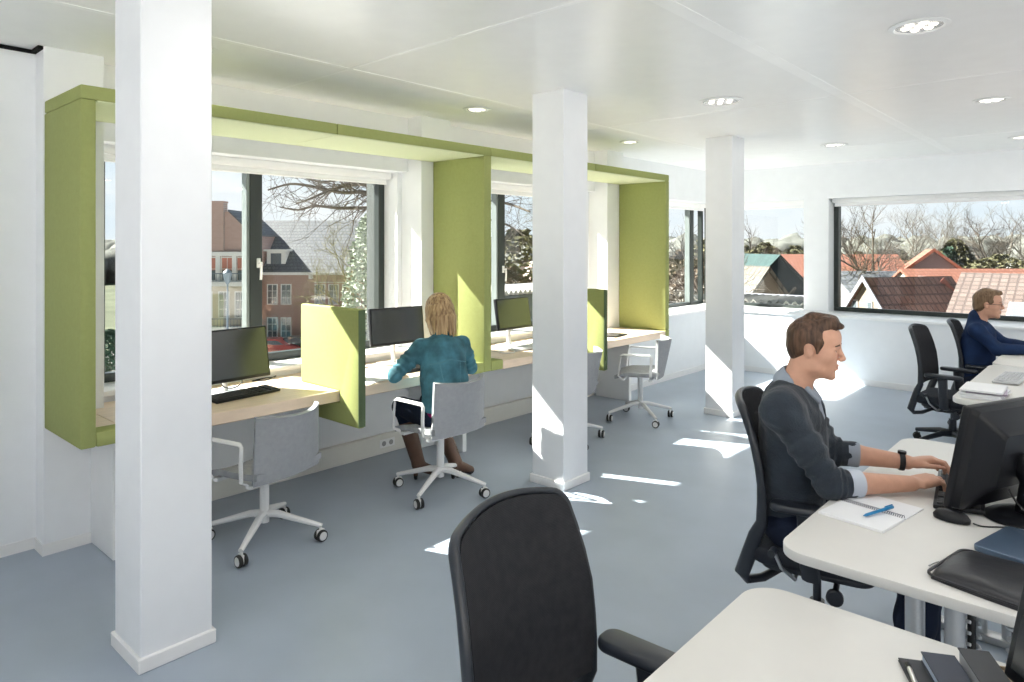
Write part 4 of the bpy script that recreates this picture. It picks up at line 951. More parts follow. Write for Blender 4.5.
face_bits(H, man, org, HAIRB)
# hair: cap around the skull, cut back from the face, with a swept quiff
S = SDF(0.0034); R = H.R; e = lambda c, r, kk=0.02, op='u': S.ell(H(*c), np.array(r) * H.k, R, kk * H.k, op)
e((-0.012, 0, 0.038), (0.1035, 0.0825, 0.091), 0.02); e((-0.055, 0, -0.020), (0.050, 0.062, 0.058), 0.03)
S.cap(H(0.045, -0.03, 0.112), H(0.092, -0.014, 0.099), 0.022, 0.013, 0.02); S.cap(H(0.045, 0.025, 0.114), H(0.090, 0.026, 0.097), 0.020, 0.013, 0.02); S.cap(H(-0.02, 0.0, 0.122), H(0.06, 0.0, 0.122), 0.022, 0.020, 0.02)
e((0.108, 0, 0.004), (0.072, 0.10, 0.088), 0.010, 's'); e((0.045, 0, -0.085), (0.075, 0.12, 0.068), 0.010, 's')
for s in (-1, 1): e((-0.008, s * 0.085, -0.014), (0.026, 0.03, 0.034), 0.006, 's')
S.cap(H(-0.16, 0, -0.125), H(-0.02, 0, -0.115), 0.035, 0.045, 0.012, 's')
for s in (-1, 1): S.cap(H(0.030, s * 0.071, 0.03), H(0.024, s * 0.072, -0.014), 0.010, 0.006, 0.008)
sdf_obj('hair', S, HAIRB, man, folds(0.0016, 160, 3, (1, 1.6, 0.6)), None, org, 1)
SWEAT = mat('sweater_charcoal', (0.030, 0.040, 0.054), 0.85, 0.25, bump=0.35, bscale=160, var=0.18, vscale=14, sheen=0.15); SHIRT = mat('shirt_grey', (0.30, 0.34, 0.40), 0.8, 0.2, bump=0.1, bscale=300); CUFF = mat('shirt_cuff_pale', (0.55, 0.60, 0.68), 0.8, 0.2); JEANS = mat('jeans_navy', (0.010, 0.016, 0.035), 0.85, 0.2, bump=0.2, bscale=250, var=0.2)
S = SDF(0.0044)
S.chain([B(-0.01, 0, 0.57), B(0.0, -0.005, 0.75), B(0.0, -0.02, 0.90), B(0.0, -0.045, 1.00)], [0.112, 0.112, 0.115, 0.108], 0.05)
for s in (-1, 1): S.chain([B(0.0, s * 0.055, 0.58), B(0.005, s * 0.06 - 0.01, 0.80), B(0.0, s * 0.075 - 0.045, 0.98)], [0.105, 0.104, 0.092], 0.05)
S.cap(NB + Vector((-0.02, 0, -0.025)), B(0.0, -0.045, 1.0), 0.074, 0.105, 0.04)
for sh, el, wr, q in ((shR, elR, wrR, 0.30), (shL, elL, wrL, 0.34)):
    S.cap(NB + Vector((-0.01, 0, -0.03)), sh, 0.060, 0.058, 0.05); S.cap(B(0.0, -0.045, 1.0), sh, 0.085, 0.060, 0.06); S.chain([sh, sh.lerp(el, 0.5), el], [0.061, 0.057, 0.054], 0.04); S.chain([el, el.lerp(wr, q)], [0.054, 0.048], 0.02)
fd = B(1, 0, 0) - B(0, 0, 0); lf = B(0, 1, 0) - B(0, 0, 0)
S.cap(NB + Vector((0, 0, 0.02)), NB + Vector((0.01, 0, 0.12)), 0.060, 0.07, 0.01, 's')                           # neckline
vtip = NB + fd * 0.115 + Vector((0, 0, -0.105))
for q in (-1, 1): S.cap(NB + fd * 0.05 + lf * q * 0.018 + Vector((0, 0, 0.012)), vtip, 0.036, 0.004, 0.01, 's')
S.cap(NB + fd * 0.075 + Vector((0, 0, 0.0)), vtip + fd * 0.02, 0.038, 0.006, 0.01, 's')
for el, wr, q in ((elR, wrR, 0.30), (elL, wrL, 0.34)): S.cap(el.lerp(wr, q + 0.10), el.lerp(wr, q + 0.6), 0.060, 0.07, 0.004, 's')
sdf_obj('sweater', S, SWEAT, man, wrinkles(folds(0.0048, 56, 5, (1, 1, 1.7)), [(shR.lerp(elR, .25), elR, 5, 0.0042), (elR, elR.lerp(wrR, .14), 1.5, 0.003), (shL.lerp(elL, .25), elL, 5, 0.0042), (elL, elL.lerp(wrL, .17), 1.5, 0.003)]), None, org, 1)
S = SDF(0.004)
S.cap(NB + Vector((-0.012, 0, -0.02)), B(0.0, -0.045, 1.0), 0.064, 0.100, 0.03); S.cap(NB + fd * 0.055 + Vector((0, 0, -0.04)), NB + fd * 0.085 + Vector((0, 0, -0.10)), 0.036, 0.022, 0.03)
S.cap(NB + Vector((-0.016, 0, 0.018)), NB + Vector((-0.008, 0, 0.03)), 0.069, 0.066, 0.01)
for q in (-1, 1): S.cap(NB + fd * 0.045 + lf * q * 0.040 + Vector((0, 0, 0.012)), NB + fd * 0.088 + lf * q * 0.026 + Vector((0, 0, -0.036)), 0.014, 0.008, 0.008)
S.cap(NB + Vector((0.01, 0, 0.035)), NB + Vector((0.05, 0.005, 0.16)), 0.058, 0.065, 0.004, 's'); S.cap(NB + fd * 0.095 + Vector((0, 0, 0.02)), NB + fd * 0.125 + Vector((0, 0, -0.03)), 0.024, 0.004, 0.004, 's')
sdf_obj('shirt', S, SHIRT, man, None, None, org, 1)
c = elR.lerp(wrR, 0.30); dd = (wrR - elR).normalized(); m = MB(); m.tube([c - dd * 0.03, c + dd * 0.006, c + dd * 0.020], [0.050, 0.0495, 0.0475], 24); m.build('shirt_cuff', CUFF, man).location = -org
c = elL.lerp(wrL, 0.34); dd = (wrL - elL).normalized(); m = MB(); m.tube([c - dd * 0.03, c + dd * 0.004, c + dd * 0.012], [0.0495, 0.049, 0.047], 24); m.build('shirt_cuff', SHIRT, man).location = -org
S = SDF(0.006)
for hp, kn, an in ((hipR, knR, anR), (hipL, knL, anL)): S.chain([hp, kn], [0.098, 0.070], 0.04); S.chain([kn, kn.lerp(an, .5), an + Vector((0, 0, 0.0))], [0.070, 0.064, 0.054], 0.03)
S.ell(B(0.0, 0, 0.565), (0.13, 0.165, 0.085), B.R, 0.05)
sdf_obj('trousers', S, JEANS, man, folds(0.003, 40, 8), None, org, 1)
SHOE = mat('shoe_grey', (0.06, 0.065, 0.08), 0.7, 0.3, bump=0.2, bscale=120)
for an, s in ((anR, -1), (anL, 1)):
    S = SDF(0.0045); F2 = Fr((an.x, an.y, 0), TH + s * 6); S.cap(F2(-0.02, 0, 0.055), F2(0.15, 0, 0.038), 0.043, 0.036, 0.02); S.cap(F2(-0.015, 0, 0.05), F2(-0.005, 0, 0.10), 0.042, 0.046, 0.02); S.box(F2(0.06, 0, 0.0), (0.2, 0.2, 0.012), F2.R, 0.0, 0.002, 's')
    sdf_obj('shoe', S, SHOE, man, None, None, org, 1)
# wristwatch on the left wrist
c = elL.lerp(wrL, 0.93); dd = (wrL - elL).normalized(); a, b, _ = frame_from(dd)
m = MB(); m.tube([c + (a * math.cos(t) + b * math.sin(t)) * 0.0325 for t in [k * PI / 14 for k in range(28)]], 0.0105, 8, closed=True, flat=(0.28, 1.0), up=dd)
wt = m.build('wristwatch', mat('watch_strap', (0.012, 0.012, 0.014), 0.45, 0.4), man); wt.location = -org; wt['label'] = 'chunky black wristwatch'
up = Vector((0, 0, 1)); up = (up - dd * up.dot(dd)).normalized(); m = MB(); m.tube([c + up * 0.031, c + up * 0.041], 0.0155, 20); m.build('watch_case', MBLK, wt)
m = MB(); rc = Vector(wrR); rd = (Vector((-0.49, 2.968, 0.78)) - wrR).normalized()
# ================================================================ the woman in the denim jacket
org = Vector((-3.50, 3.17, 0)); TW = 161.0
wo = thing('person', 'woman with blonde hair in a blue denim jacket, seen from behind at the bench', 'person', org)
B = Fr((-3.415, 3.135, 0), TW); H = Fr((-3.575, 3.215, 1.195), 168, 12); NB = Vector((-3.515, 3.185, 1.04))
shL, shR = Vector((-3.55, 3.035, 0.968)), Vector((-3.465, 3.33, 0.968)); elL, elR = Vector((-3.60, 2.855, 0.805)), Vector((-3.50, 3.45, 0.79)); wrL, wrR = Vector((-3.79, 3.02, 0.785)), Vector((-3.74, 3.38, 0.785))
hipL, hipR = B(0.02, 0.09, 0.515), B(0.02, -0.09, 0.515); knL, knR = Vector((-3.86, 3.12, 0.51)), Vector((-3.84, 3.36, 0.51)); anL, anR = Vector((-3.755, 3.185, 0.14)), Vector((-3.575, 3.375, 0.14))
S = SDF(0.0042); add_head(S, H, NB, 0.044)
S.chain([B(0, 0, 0.55), B(0.03, 0, 0.75), B(0.07, 0, 0.94)], [0.12, 0.10, 0.09], 0.05); S.cap(NB, B(0.07, 0, 0.92), 0.05, 0.09, 0.05)
for sh, el, wr, hp, kn, an in ((shR, elR, wrR, hipR, knR, anR), (shL, elL, wrL, hipL, knL, anL)):
    S.cap(B(0.07, 0, 0.95), sh, 0.06, 0.043, 0.04); S.chain([sh, el], [0.043, 0.034], 0.03); S.chain([el, el.lerp(wr, .3), wr], [0.034, 0.034, 0.023], 0.02)
    S.chain([hp, kn, an], [0.085, 0.05, 0.030], 0.02); S.cap(an, an + Vector((0.01, 0.05, -0.085)), 0.028, 0.018, 0.01)
add_hand(S, wrL, Vector((-0.16, 0.08, 0.008)), (0, 0, 1), -1, (14, 30, 20), 0.9); add_hand(S, wrR, Vector((-0.17, 0.0, 0.008)), (0, 0, 1), 1, (14, 30, 20), 0.9)
sdf_obj('body', S, [SKIN2, LIP], wo, None, head_mat(H), org, 1); face_bits(H, wo, org, HAIRL)
S = SDF(0.004); R = H.R; e = lambda c, r, kk=0.02, op='u': S.ell(H(*c), np.array(r) * H.k, R, kk * H.k, op)
e((-0.016, 0, 0.038), (0.108, 0.088, 0.096), 0.02); e((-0.045, 0, -0.04), (0.078, 0.088, 0.095), 0.03)
rr = np.random.default_rng(4)
for k in range(26):
    a = rad(62 + 236 * k / 25); x, y = math.cos(a) * 0.082 - 0.022, math.sin(a) * 0.078; ln = -0.125 - 0.03 * rr.random() - 0.03 * (abs(a - PI) < 1.0)
    S.chain([H(x, y, 0.03), H(x * 1.08 - 0.004, y * 1.10, -0.05), H(x * 1.02 - 0.012, y * 1.04 + rr.normal() * 0.006, ln)], [0.020, 0.019, 0.006], 0.010)
e((0.110, 0, -0.015), (0.072, 0.070, 0.095), 0.012, 's')
sdf_obj('hair', S, HAIRY, wo, folds(0.0022, 120, 5, (1, 1, 0.35)), None, org, 1)
DENIM = mat('denim_teal', (0.055, 0.165, 0.215), 0.8, 0.25, bump=0.35, bscale=180, var=0.45, vscale=11); SEAMD = mat('denim_seam', (0.085, 0.215, 0.27), 0.8, 0.2)
S = SDF(0.0048)
S.chain([B(-0.005, 0, 0.58), B(0.01, 0, 0.72), B(0.035, 0, 0.85), B(0.06, 0, 0.94)], [0.125, 0.118, 0.118, 0.105], 0.05)
for s in (-1, 1): S.chain([B(0.0, s * 0.045, 0.575), B(0.02, s * 0.045, 0.75), B(0.055, s * 0.065, 0.92)], [0.115, 0.105, 0.095], 0.05)
S.cap(NB + Vector((0.012, 0, -0.02)), B(0.06, 0, 0.95), 0.062, 0.10, 0.04); S.cap(NB + Vector((0.01, 0, -0.005)), NB + Vector((0.0, 0, 0.03)), 0.062, 0.060, 0.01)
for sh, el, wr in ((shR, elR, wrR), (shL, elL, wrL)):
    S.cap(B(0.055, 0, 0.95), sh, 0.075, 0.053, 0.05); S.chain([sh, sh.lerp(el, .5), el], [0.055, 0.050, 0.047], 0.04); S.chain([el, el.lerp(wr, .9)], [0.048, 0.036], 0.02); S.cap(el.lerp(wr, 1.0), el.lerp(wr, 1.5), 0.045, 0.05, 0.004, 's')
S.cap(NB + Vector((-0.02, 0, 0.035)), NB + Vector((-0.05, 0.0, 0.12)), 0.052, 0.07, 0.006, 's')
def seams(c):
    M = np.array(B.M); q = (c - np.array(B.o)) @ M; x, y, z = q[:, 0], q[:, 1], q[:, 2]
    yoke = (np.abs(z - (0.905 - 0.25 * np.abs(y))) < 0.0035) & (np.abs(y) < 0.14)
    side = (np.abs(np.abs(y) - (0.035 + 0.13 * (z - 0.58))) < 0.0035) & (z < 0.89) & (z > 0.5)
    return np.where((yoke | side) & (x < 0.04), 1, 0)
sdf_obj('denim_jacket', S, [DENIM, SEAMD], wo, wrinkles(folds(0.0040, 50, 11, (1, 1, 1.6)), [(shL.lerp(elL, .3), elL, 4, 0.0040), (elL, wrL, 4, 0.003), (shR.lerp(elR, .3), elR, 4, 0.0040)]), seams, org, 1)
S = SDF(0.006); S.ell(B(0.0, 0, 0.545), (0.135, 0.165, 0.075), B.R, 0.04); sdf_obj('shirt_hem', S, mat('shirt_magenta', (0.22, 0.008, 0.09), 0.8, 0.2), wo, None, None, org, 1)
S = SDF(0.006)
for hp, kn, an in ((hipR, knR, anR), (hipL, knL, anL)): S.chain([hp, kn], [0.096, 0.064], 0.04); S.chain([kn, kn.lerp(an, .45)], [0.062, 0.050], 0.03)
S.ell(B(0.01, 0, 0.515), (0.12, 0.155, 0.07), B.R, 0.05); sdf_obj('trousers', S, JEANS, wo, folds(0.002, 40, 8), None, org, 1)
BOOT = mat('boot_leather_brown', (0.11, 0.058, 0.038), 0.5, 0.4, bump=0.25, bscale=60, var=0.2)
for kn, an, tv in ((knR, anR, Vector((0.02, 0.13, 0))), (knL, anL, Vector((0.04, 0.125, 0)))):
    S = SDF(0.0045); t0 = kn.lerp(an, 0.36); S.chain([t0, an + Vector((0, 0, -0.02))], [0.060, 0.047], 0.01); toe = Vector((an.x, an.y, 0.032)) + tv; S.cap(an + Vector((0, 0, -0.04)), toe, 0.040, 0.030, 0.02)
    hl = Vector((an.x, an.y, 0)) - tv * 0.14; S.cap(hl + Vector((0, 0, 0.09)), hl + Vector((0, 0, 0.008)), 0.022, 0.012, 0.01); S.box(Vector((an.x, an.y, -0.05)), (0.3, 0.3, 0.05), None, 0.0, 0.002, 's')
    bo = sdf_obj('boot', S, [BOOT, TYRE], wo, None, lambda c: np.where(c[:, 2] < 0.03, 1, 0), org, 1)
# ================================================================ the man in the navy jacket
org = Vector((-0.99, 7.30, 0)); TN = 6.0
mn = thing('person', 'man in navy blue jacket and glasses sitting at the far right desk', 'person', org)
B = Fr((-1.005, 7.26, -0.03), TN); H = Fr((-0.925, 7.27, 1.148), 6, 2, 0.0, 0.96); NB = Vector((-0.995, 7.265, 0.985))
shR, shL = Vector((-0.980, 7.075, 0.93)), Vector((-1.005, 7.455, 0.93)); elR, elL = Vector((-0.830, 7.04, 0.70)), Vector((-0.840, 7.47, 0.72)); elR.z = 0.785; elL.z = 0.79; wrR, wrL = Vector((-0.60, 7.13, 0.79)), Vector((-0.60, 7.38, 0.79))
hipR, hipL = B(0.02, -0.09, 0.50), B(0.02, 0.09, 0.50); knR, knL = B(0.44, -0.12, 0.52), B(0.44, 0.12, 0.52); anR, anL = B(0.42, -0.12, 0.13), B(0.42, 0.12, 0.13)
S = SDF(0.0045); add_head(S, H, NB, 0.052)
S.chain([B(0, 0, 0.55), B(0.0, 0, 0.78), B(0.015, 0, 0.90)], [0.095, 0.09, 0.08], 0.05); S.cap(NB, B(0.015, 0, 0.9), 0.052, 0.08, 0.03)
for sh, el, wr, hp, kn, an in ((shR, elR, wrR, hipR, knR, anR), (shL, elL, wrL, hipL, knL, anL)):
    S.cap(B(0.015, 0, 0.91), sh, 0.06, 0.045, 0.04); S.chain([sh, el], [0.050, 0.040], 0.03); S.chain([el, wr], [0.04, 0.0275], 0.02)
    S.chain([hp, kn, an], [0.085, 0.055, 0.04], 0.03); S.cap(an, an + Vector((0.13, 0.0, -0.05)), 0.035, 0.03, 0.02)
add_hand(S, wrR, Vector((0.17, 0.03, 0.008)), (0, 0, 1), 1, (16, 30, 24)); add_hand(S, wrL, Vector((0.17, -0.03, 0.008)), (0, 0, 1), -1, (16, 30, 24))
sdf_obj('body', S, [SKIN, LIP], mn, None, head_mat(H), org, 1); face_bits(H, mn, org, HAIRL)
S = SDF(0.0042); R = H.R; e = lambda c, r, kk=0.02, op='u': S.ell(H(*c), np.array(r) * H.k, R, kk * H.k, op)
e((-0.016, 0, 0.040), (0.107, 0.084, 0.094), 0.02); e((-0.060, 0, -0.030), (0.057, 0.066, 0.060), 0.03); S.cap(H(-0.03, 0, 0.120), H(0.085, 0.0, 0.108), 0.024, 0.018, 0.02); S.cap(H(0.03, -0.04, 0.105), H(0.09, -0.02, 0.098), 0.02, 0.014, 0.02)
e((0.105, 0, 0.0), (0.066, 0.10, 0.086), 0.012, 's'); e((0.045, 0, -0.085), (0.075, 0.12, 0.068), 0.010, 's'); S.cap(H(-0.16, 0, -0.125), H(-0.02, 0, -0.115), 0.035, 0.045, 0.012, 's')
for s in (-1, 1): e((-0.008, s * 0.085, -0.014), (0.026, 0.03, 0.034), 0.006, 's')
sdf_obj('hair', S, HAIRL, mn, folds(0.0016, 150, 6), None, org, 1)
NAVYJ = mat('jacket_navy', (0.010, 0.028, 0.085), 0.8, 0.25, bump=0.2, bscale=150, var=0.3, vscale=8)
S = SDF(0.005)
S.chain([B(-0.01, 0, 0.53), B(0.0, 0, 0.70), B(0.01, 0, 0.84), B(0.02, 0, 0.92)], [0.118, 0.118, 0.118, 0.108], 0.05)
for s in (-1, 1): S.chain([B(0.0, s * 0.05, 0.54), B(0.0, s * 0.055, 0.74), B(0.015, s * 0.07, 0.90)], [0.108, 0.108, 0.095], 0.05)
S.cap(NB + Vector((-0.015, 0, -0.02)), B(0.02, 0, 0.92), 0.07, 0.105, 0.04); S.cap(NB + Vector((-0.015, 0, 0.0)), NB + Vector((-0.005, 0, 0.05)), 0.068, 0.066, 0.01)
for sh, el, wr in ((shR, elR, wrR), (shL, elL, wrL)):
    S.cap(B(0.02, 0, 0.93), sh, 0.080, 0.058, 0.05); S.chain([sh, el], [0.059, 0.052], 0.03); S.chain([el, el.lerp(wr, .9)], [0.052, 0.040], 0.02); S.cap(el.lerp(wr, 0.98), el.lerp(wr, 1.5), 0.05, 0.05, 0.004, 's')
S.cap(NB + Vector((0.015, 0, 0.05)), NB + Vector((0.07, 0.0, 0.12)), 0.058, 0.08, 0.006, 's'); S.cap(NB + Vector((0.075, 0, 0.05)), NB + Vector((0.115, 0, -0.08)), 0.04, 0.01, 0.006, 's')
sdf_obj('jacket', S, NAVYJ, mn, folds(0.0032, 40, 21, (1, 1, 1.5)), None, org, 1)
S = SDF(0.007)
for hp, kn, an in ((hipR, knR, anR), (hipL, knL, anL)): S.chain([hp, kn], [0.096, 0.07], 0.04); S.chain([kn, an], [0.07, 0.054], 0.03)
S.ell(B(0.0, 0, 0.51), (0.13, 0.165, 0.075), B.R, 0.05); sdf_obj('trousers', S, JEANS, mn, None, None, org, 1)
for an in (anR, anL):
    S = SDF(0.006); S.cap(an + Vector((-0.02, 0, -0.045)), an + Vector((0.15, 0.0, -0.065)), 0.042, 0.034, 0.02); S.cap(an + Vector((-0.015, 0, -0.05)), an, 0.042, 0.046, 0.02); S.box((an.x, an.y, -0.05), (0.3, 0.3, 0.05), None, 0.0, 0.002, 's'); sdf_obj('shoe', S, SHOE, mn, None, None, org, 1)
m = MB()
for s in (-1, 1):
    m.tube([H(0.108 - 0.004 * abs(math.cos(t)), s * 0.031 + 0.023 * math.cos(t), -0.004 + 0.017 * math.sin(t)) for t in [k * PI / 10 for k in range(20)]], 0.0018, 6, closed=True)
    m.tube([H(0.102, s * 0.055, 0.002), H(0.05, s * 0.078, 0.002), H(-0.012, s * 0.083, 0.002)], 0.0019, 6)
m.tube([H(0.109, -0.009, 0.0), H(0.113, 0, 0.004), H(0.109, 0.009, 0.0)], 0.0018, 6)
m.build('glasses', MBLK, mn).location = -org
# ---------------------------------------------------------------- the town outside, at its real distances
GZ = -6.7
GRASS = mat('ground_cover', (0.070, 0.080, 0.052), 0.95, 0.1, var=0.35, vscale=0.15); ASPH = mat('street_paving', (0.10, 0.10, 0.10), 0.9, 0.2, var=0.15, vscale=1.5)
m = MB(); m.box(-320, 260, -60, 420, GZ - 0.5, GZ); struct(m.build('ground', GRASS, smooth=0))
BOUNCE_YARD = mat('bounce_yard_pale', (0.52, 0.51, 0.49), 0.95, 0.1, var=0.06, vscale=0.6)  # pale ground added below the windows to bounce sunlight onto the ceiling
m = MB(); m.box(-42, XO - 0.02, -30, 34, GZ - 0.2, GZ + 0.03); struct(m.build('ground_bounce_yard', BOUNCE_YARD, smooth=0))
m = MB(); m.box(XO, 23.9, -25.9, YO, GZ, -0.36); struct(m.build('wall_lower_storeys', mat('render_pale', (0.6, 0.6, 0.58), 0.9), smooth=0))
BRICK = brick_mat('brick_red_brown', (0.33, 0.20, 0.165), (0.39, 0.245, 0.20), (0.44, 0.39, 0.36), 1.0, 0.24, 0.075, 0.008)
BRICKP = brick_mat('brick_pale_pink', (0.40, 0.25, 0.21), (0.46, 0.30, 0.26), (0.46, 0.42, 0.39), 1.0, 0.24, 0.075, 0.008)
SLATE = brick_mat('slate_roof', (0.085, 0.095, 0.115), (0.125, 0.135, 0.15), (0.05, 0.055, 0.065), 1.0, 0.30, 0.26, 0.03, 0.7, 'XZ')
WTRIM = mat('white_trim', (0.46, 0.47, 0.47), 0.6, 0.3); WPANE = mat('dark_pane', (0.11, 0.135, 0.15), 0.08, 0.8); CREAMW = mat('cream_render', (0.46, 0.42, 0.33), 0.8); SALMON = mat('salmon_shade', (0.50, 0.20, 0.14), 0.8)
STEELB = mat('steel_blue_grey', (0.12, 0.16, 0.21), 0.5)
def sash(parent, x, z, w, h, y=0.0, nx=2, nz=3, shade=None):
    """white sash window on a facade whose outer face is y (facing -y); pane is a sub-part"""
    f = MB(); t = 0.075
    f.box(x - w / 2, x - w / 2 + t, y - 0.06, y + 0.05, z, z + h); f.box(x + w / 2 - t, x + w / 2, y - 0.06, y + 0.05, z, z + h)
    f.box(x - w / 2 + t, x + w / 2 - t, y - 0.06, y + 0.05, z, z + t); f.box(x - w / 2 + t, x + w / 2 - t, y - 0.06, y + 0.05, z + h - t, z + h)
    for i in range(1, nx): f.box(x - w / 2 + w * i / nx - 0.02, x - w / 2 + w * i / nx + 0.02, y - 0.045, y - 0.005, z + t, z + h - t)
    for i in range(1, nz): f.box(x - w / 2 + t, x + w / 2 - t, y - 0.045, y - 0.005, z + h * i / nz - 0.018, z + h * i / nz + 0.018)
    fo = f.build('window', WTRIM, parent, smooth=0)
    p = MB(); p.box(x - w / 2 + t, x + w / 2 - t, y - 0.012, y - 0.004, z + t, z + h - t); p.build('pane', WPANE, fo, smooth=0)
    if shade: p = MB(); p.box(x - w / 2 + t, x + w / 2 - t, y - 0.040, y - 0.014, z + h * 0.45, z + h - t); p.build('window_shade', SALMON, fo, smooth=0)
def gable_roof(x0, x1, y0, y1, ze, zr, th=0.18, over=0.25):
    """roof slabs with the ridge along x"""
    ym = (y0 + y1) / 2; k = (zr - ze) / (ym - y0); m = MB()
    for s, ye in ((-1, y0), (1, y1)):
        yo = ye + s * over; zo = ze - k * over
        v = [(x0 - over, yo, zo), (x1 + over, yo, zo), (x1 + over, ym, zr), (x0 - over, ym, zr)]
        m.add(v + [(a, b, c + th) for a, b, c in v], [(0, 1, 2, 3), (7, 6, 5, 4), (0, 4, 5, 1), (1, 5, 6, 2), (2, 6, 7, 3), (3, 7, 4, 0)])
    return m
def gable_walls(x0, x1, y0, y1, z0, ze, zr):
    ym = (y0 + y1) / 2; v = []
    for x in (x0, x1): v += [(x, y0, z0), (x, y1, z0), (x, y1, ze), (x, ym, zr), (x, y0, ze)]
    return MB().add(v, [(4, 3, 2, 1, 0), (5, 6, 7, 8, 9), (0, 1, 6, 5), (1, 2, 7, 6), (2, 3, 8, 7), (3, 4, 9, 8), (4, 0, 5, 9)])
FWD = Vector((-SN, CS, 0)); RGT = Vector((CS, SN, 0))
WTRIM, WTOLD = mat('white_trim_shaded', (0.72, 0.73, 0.72), 0.6, 0.3), WTRIM  # trim copy with a lighter colour to offset the shade on these facades
# the long brick building across the street
a = thing('apartment_building', 'long brick building with grey slate roof across the street, seen through the first booth window', 'building', (FWD * 55 + RGT * -16 + Vector((0, 0, GZ))), YAW)
h = lambda z: z - GZ
m = MB(); m.box(-5.2, 6.5, 0, 9.5, 0, h(-0.39)); m.build('wall', BRICK, a, smooth=0)
m = gable_roof(-5.2, 6.5, 0, 9.5, h(-0.39), h(3.75), 0.16, 0.25); m.build('roof', SLATE, a, smooth=0)
m = MB(); m.box(-5.3, 6.6, -0.34, -0.02, h(-0.62), h(-0.40)); m.build('gutter', WTRIM, a, smooth=0)
for x in (-3.05, 3.4):
    m = MB(); m.box(x - 0.75, x + 0.75, 0.55, 3.2, h(-0.2), h(1.25)); m.box(x - 0.95, x + 0.95, 0.35, 3.4, h(1.25), h(1.42)); d = m.build('dormer', WTRIM, a, smooth=0)
    p = MB(); p.box(x - 0.42, x + 0.42, 0.52, 0.545, h(-0.02), h(1.1)); p.build('pane', WPANE, d, smooth=0)
for z in (-3.0, -5.65):
    for x in (-3.15, -2.05, 0.65, 1.75, 2.85, 4.6): sash(a, x, h(z), 0.85, 1.65, 0.0)
m = MB(); m.box(-0.25, 0.1, -0.05, -0.001, h(-0.95), h(-0.6)); m.box(0.2, 3.3, -0.04, -0.001, h(-1.25), h(-1.18)); m.build('lintel_band', WTRIM, a, smooth=0)
# its gabled bay with the chimney
a = thing('gabled_house', 'pale pink brick gable with a tall chimney and white bay windows across the street', 'building', (FWD * 53 + RGT * -22.6 + Vector((0, 0, GZ))), YAW)
gv = [(-2.9, 0, 0), (2.6, 0, 0), (2.6, 0, h(2.6)), (0.75, 0, h(4.35)), (-0.95, 0, h(4.35)), (-2.9, 0, h(2.6))]
m = MB(); m.add(gv + [(x, 5.5, z) for x, y, z in gv], [(5, 4, 3, 2, 1, 0), (6, 7, 8, 9, 10, 11)] + [(i, (i + 1) % 6, 6 + (i + 1) % 6, 6 + i) for i in range(6)]); m.build('wall', BRICKP, a, smooth=0)
m = MB(); m.box(-0.62, 0.48, -0.28, 0.5, h(1.3), h(5.0)); m.box(-0.66, 0.52, -0.32, 0.54, h(5.0), h(5.14)); m.box(-1.0, -0.62, -0.2, 0.5, h(1.3), h(4.2)); m.build('chimney', BRICKP, a, smooth=0)
for s, x in ((-1, -2.9), (1, 2.6)):
    x1 = -0.95 if s < 0 else 0.75; v = [(x + s * 0.15, -0.1, h(2.45)), (x1, -0.1, h(4.36)), (x1, 5.6, h(4.36)), (x + s * 0.15, 5.6, h(2.45))]
    m = MB(); m.add(v + [(q[0], q[1], q[2] + 0.14) for q in v], [(0, 1, 2, 3), (7, 6, 5, 4), (0, 4, 5, 1), (1, 5, 6, 2), (2, 6, 7, 3), (3, 7, 4, 0)]); m.build('roof', SLATE, a, smooth=0)
m = MB(); m.box(-2.9, 2.6, -0.45, -0.001, h(0.92), h(1.25)); m.build('cornice', WTRIM, a, smooth=0)
for x in (-2.75, -1.25, 0.1, 1.35, 2.45): m = MB(); m.box(x - 0.16, x + 0.16, -0.40, -0.002, h(-1.0), h(0.92)); m.build('pilaster', WTRIM, a, smooth=0)
for x in (-2.0, -0.58, 0.72, 1.9): sash(a, x, h(-1.0), 0.95, 1.85, -0.1, 2, 2, True)
m = MB(); m.box(-2.9, 2.6, -1.25, -0.001, h(-1.35), h(-1.02)); m.build('balcony_floor', WTRIM, a, smooth=0)
m = MB(); m.box(-2.9, 2.6, -1.23, -1.19, h(-0.42), h(-0.36)); m.box(-2.9, 2.6, -1.23, -1.19, h(-0.98), h(-0.94))
for k in range(23): m.box(-2.9 + k * 0.25 - 0.012, -2.9 + k * 0.25 + 0.012, -1.22, -1.20, h(-0.95), h(-0.40))
m.build('balcony_rail', STEELB, a, smooth=0)
m = MB(); m.box(-2.9, 2.6, -0.06, -0.001, h(-4.4), h(-1.36)); m.build('cream_storey', CREAMW, a, smooth=0)
for x in (-2.1, -0.85, 0.45, 1.7): sash(a, x, h(-3.85), 0.85, 2.05, -0.07, 2, 3)
m = MB(); m.box(-2.9, 2.6, -1.1, -0.06, h(-4.75), h(-4.45)); m.build('balcony_floor', WTRIM, a, smooth=0)
m = MB(); m.box(-2.9, 2.6, -1.08, -1.04, h(-3.85), h(-3.79))
for k in range(23): m.box(-2.9 + k * 0.25 - 0.012, -2.9 + k * 0.25 + 0.012, -1.07, -1.05, h(-4.46), h(-3.8))
m.build('balcony_rail', STEELB, a, smooth=0)
for x in (-1.8, 0, 1.6): sash(a, x, h(-6.5), 0.9, 1.7, 0.0, 2, 2)
WTRIM = WTOLD
m = MB(); m.box(-70, 40, 40, 54.8, 0, 0.05); o = m.build('path_street', ASPH, smooth=0); o.location = (0, 0, GZ); o.rotation_euler = (0, 0, YAW); struct(o)
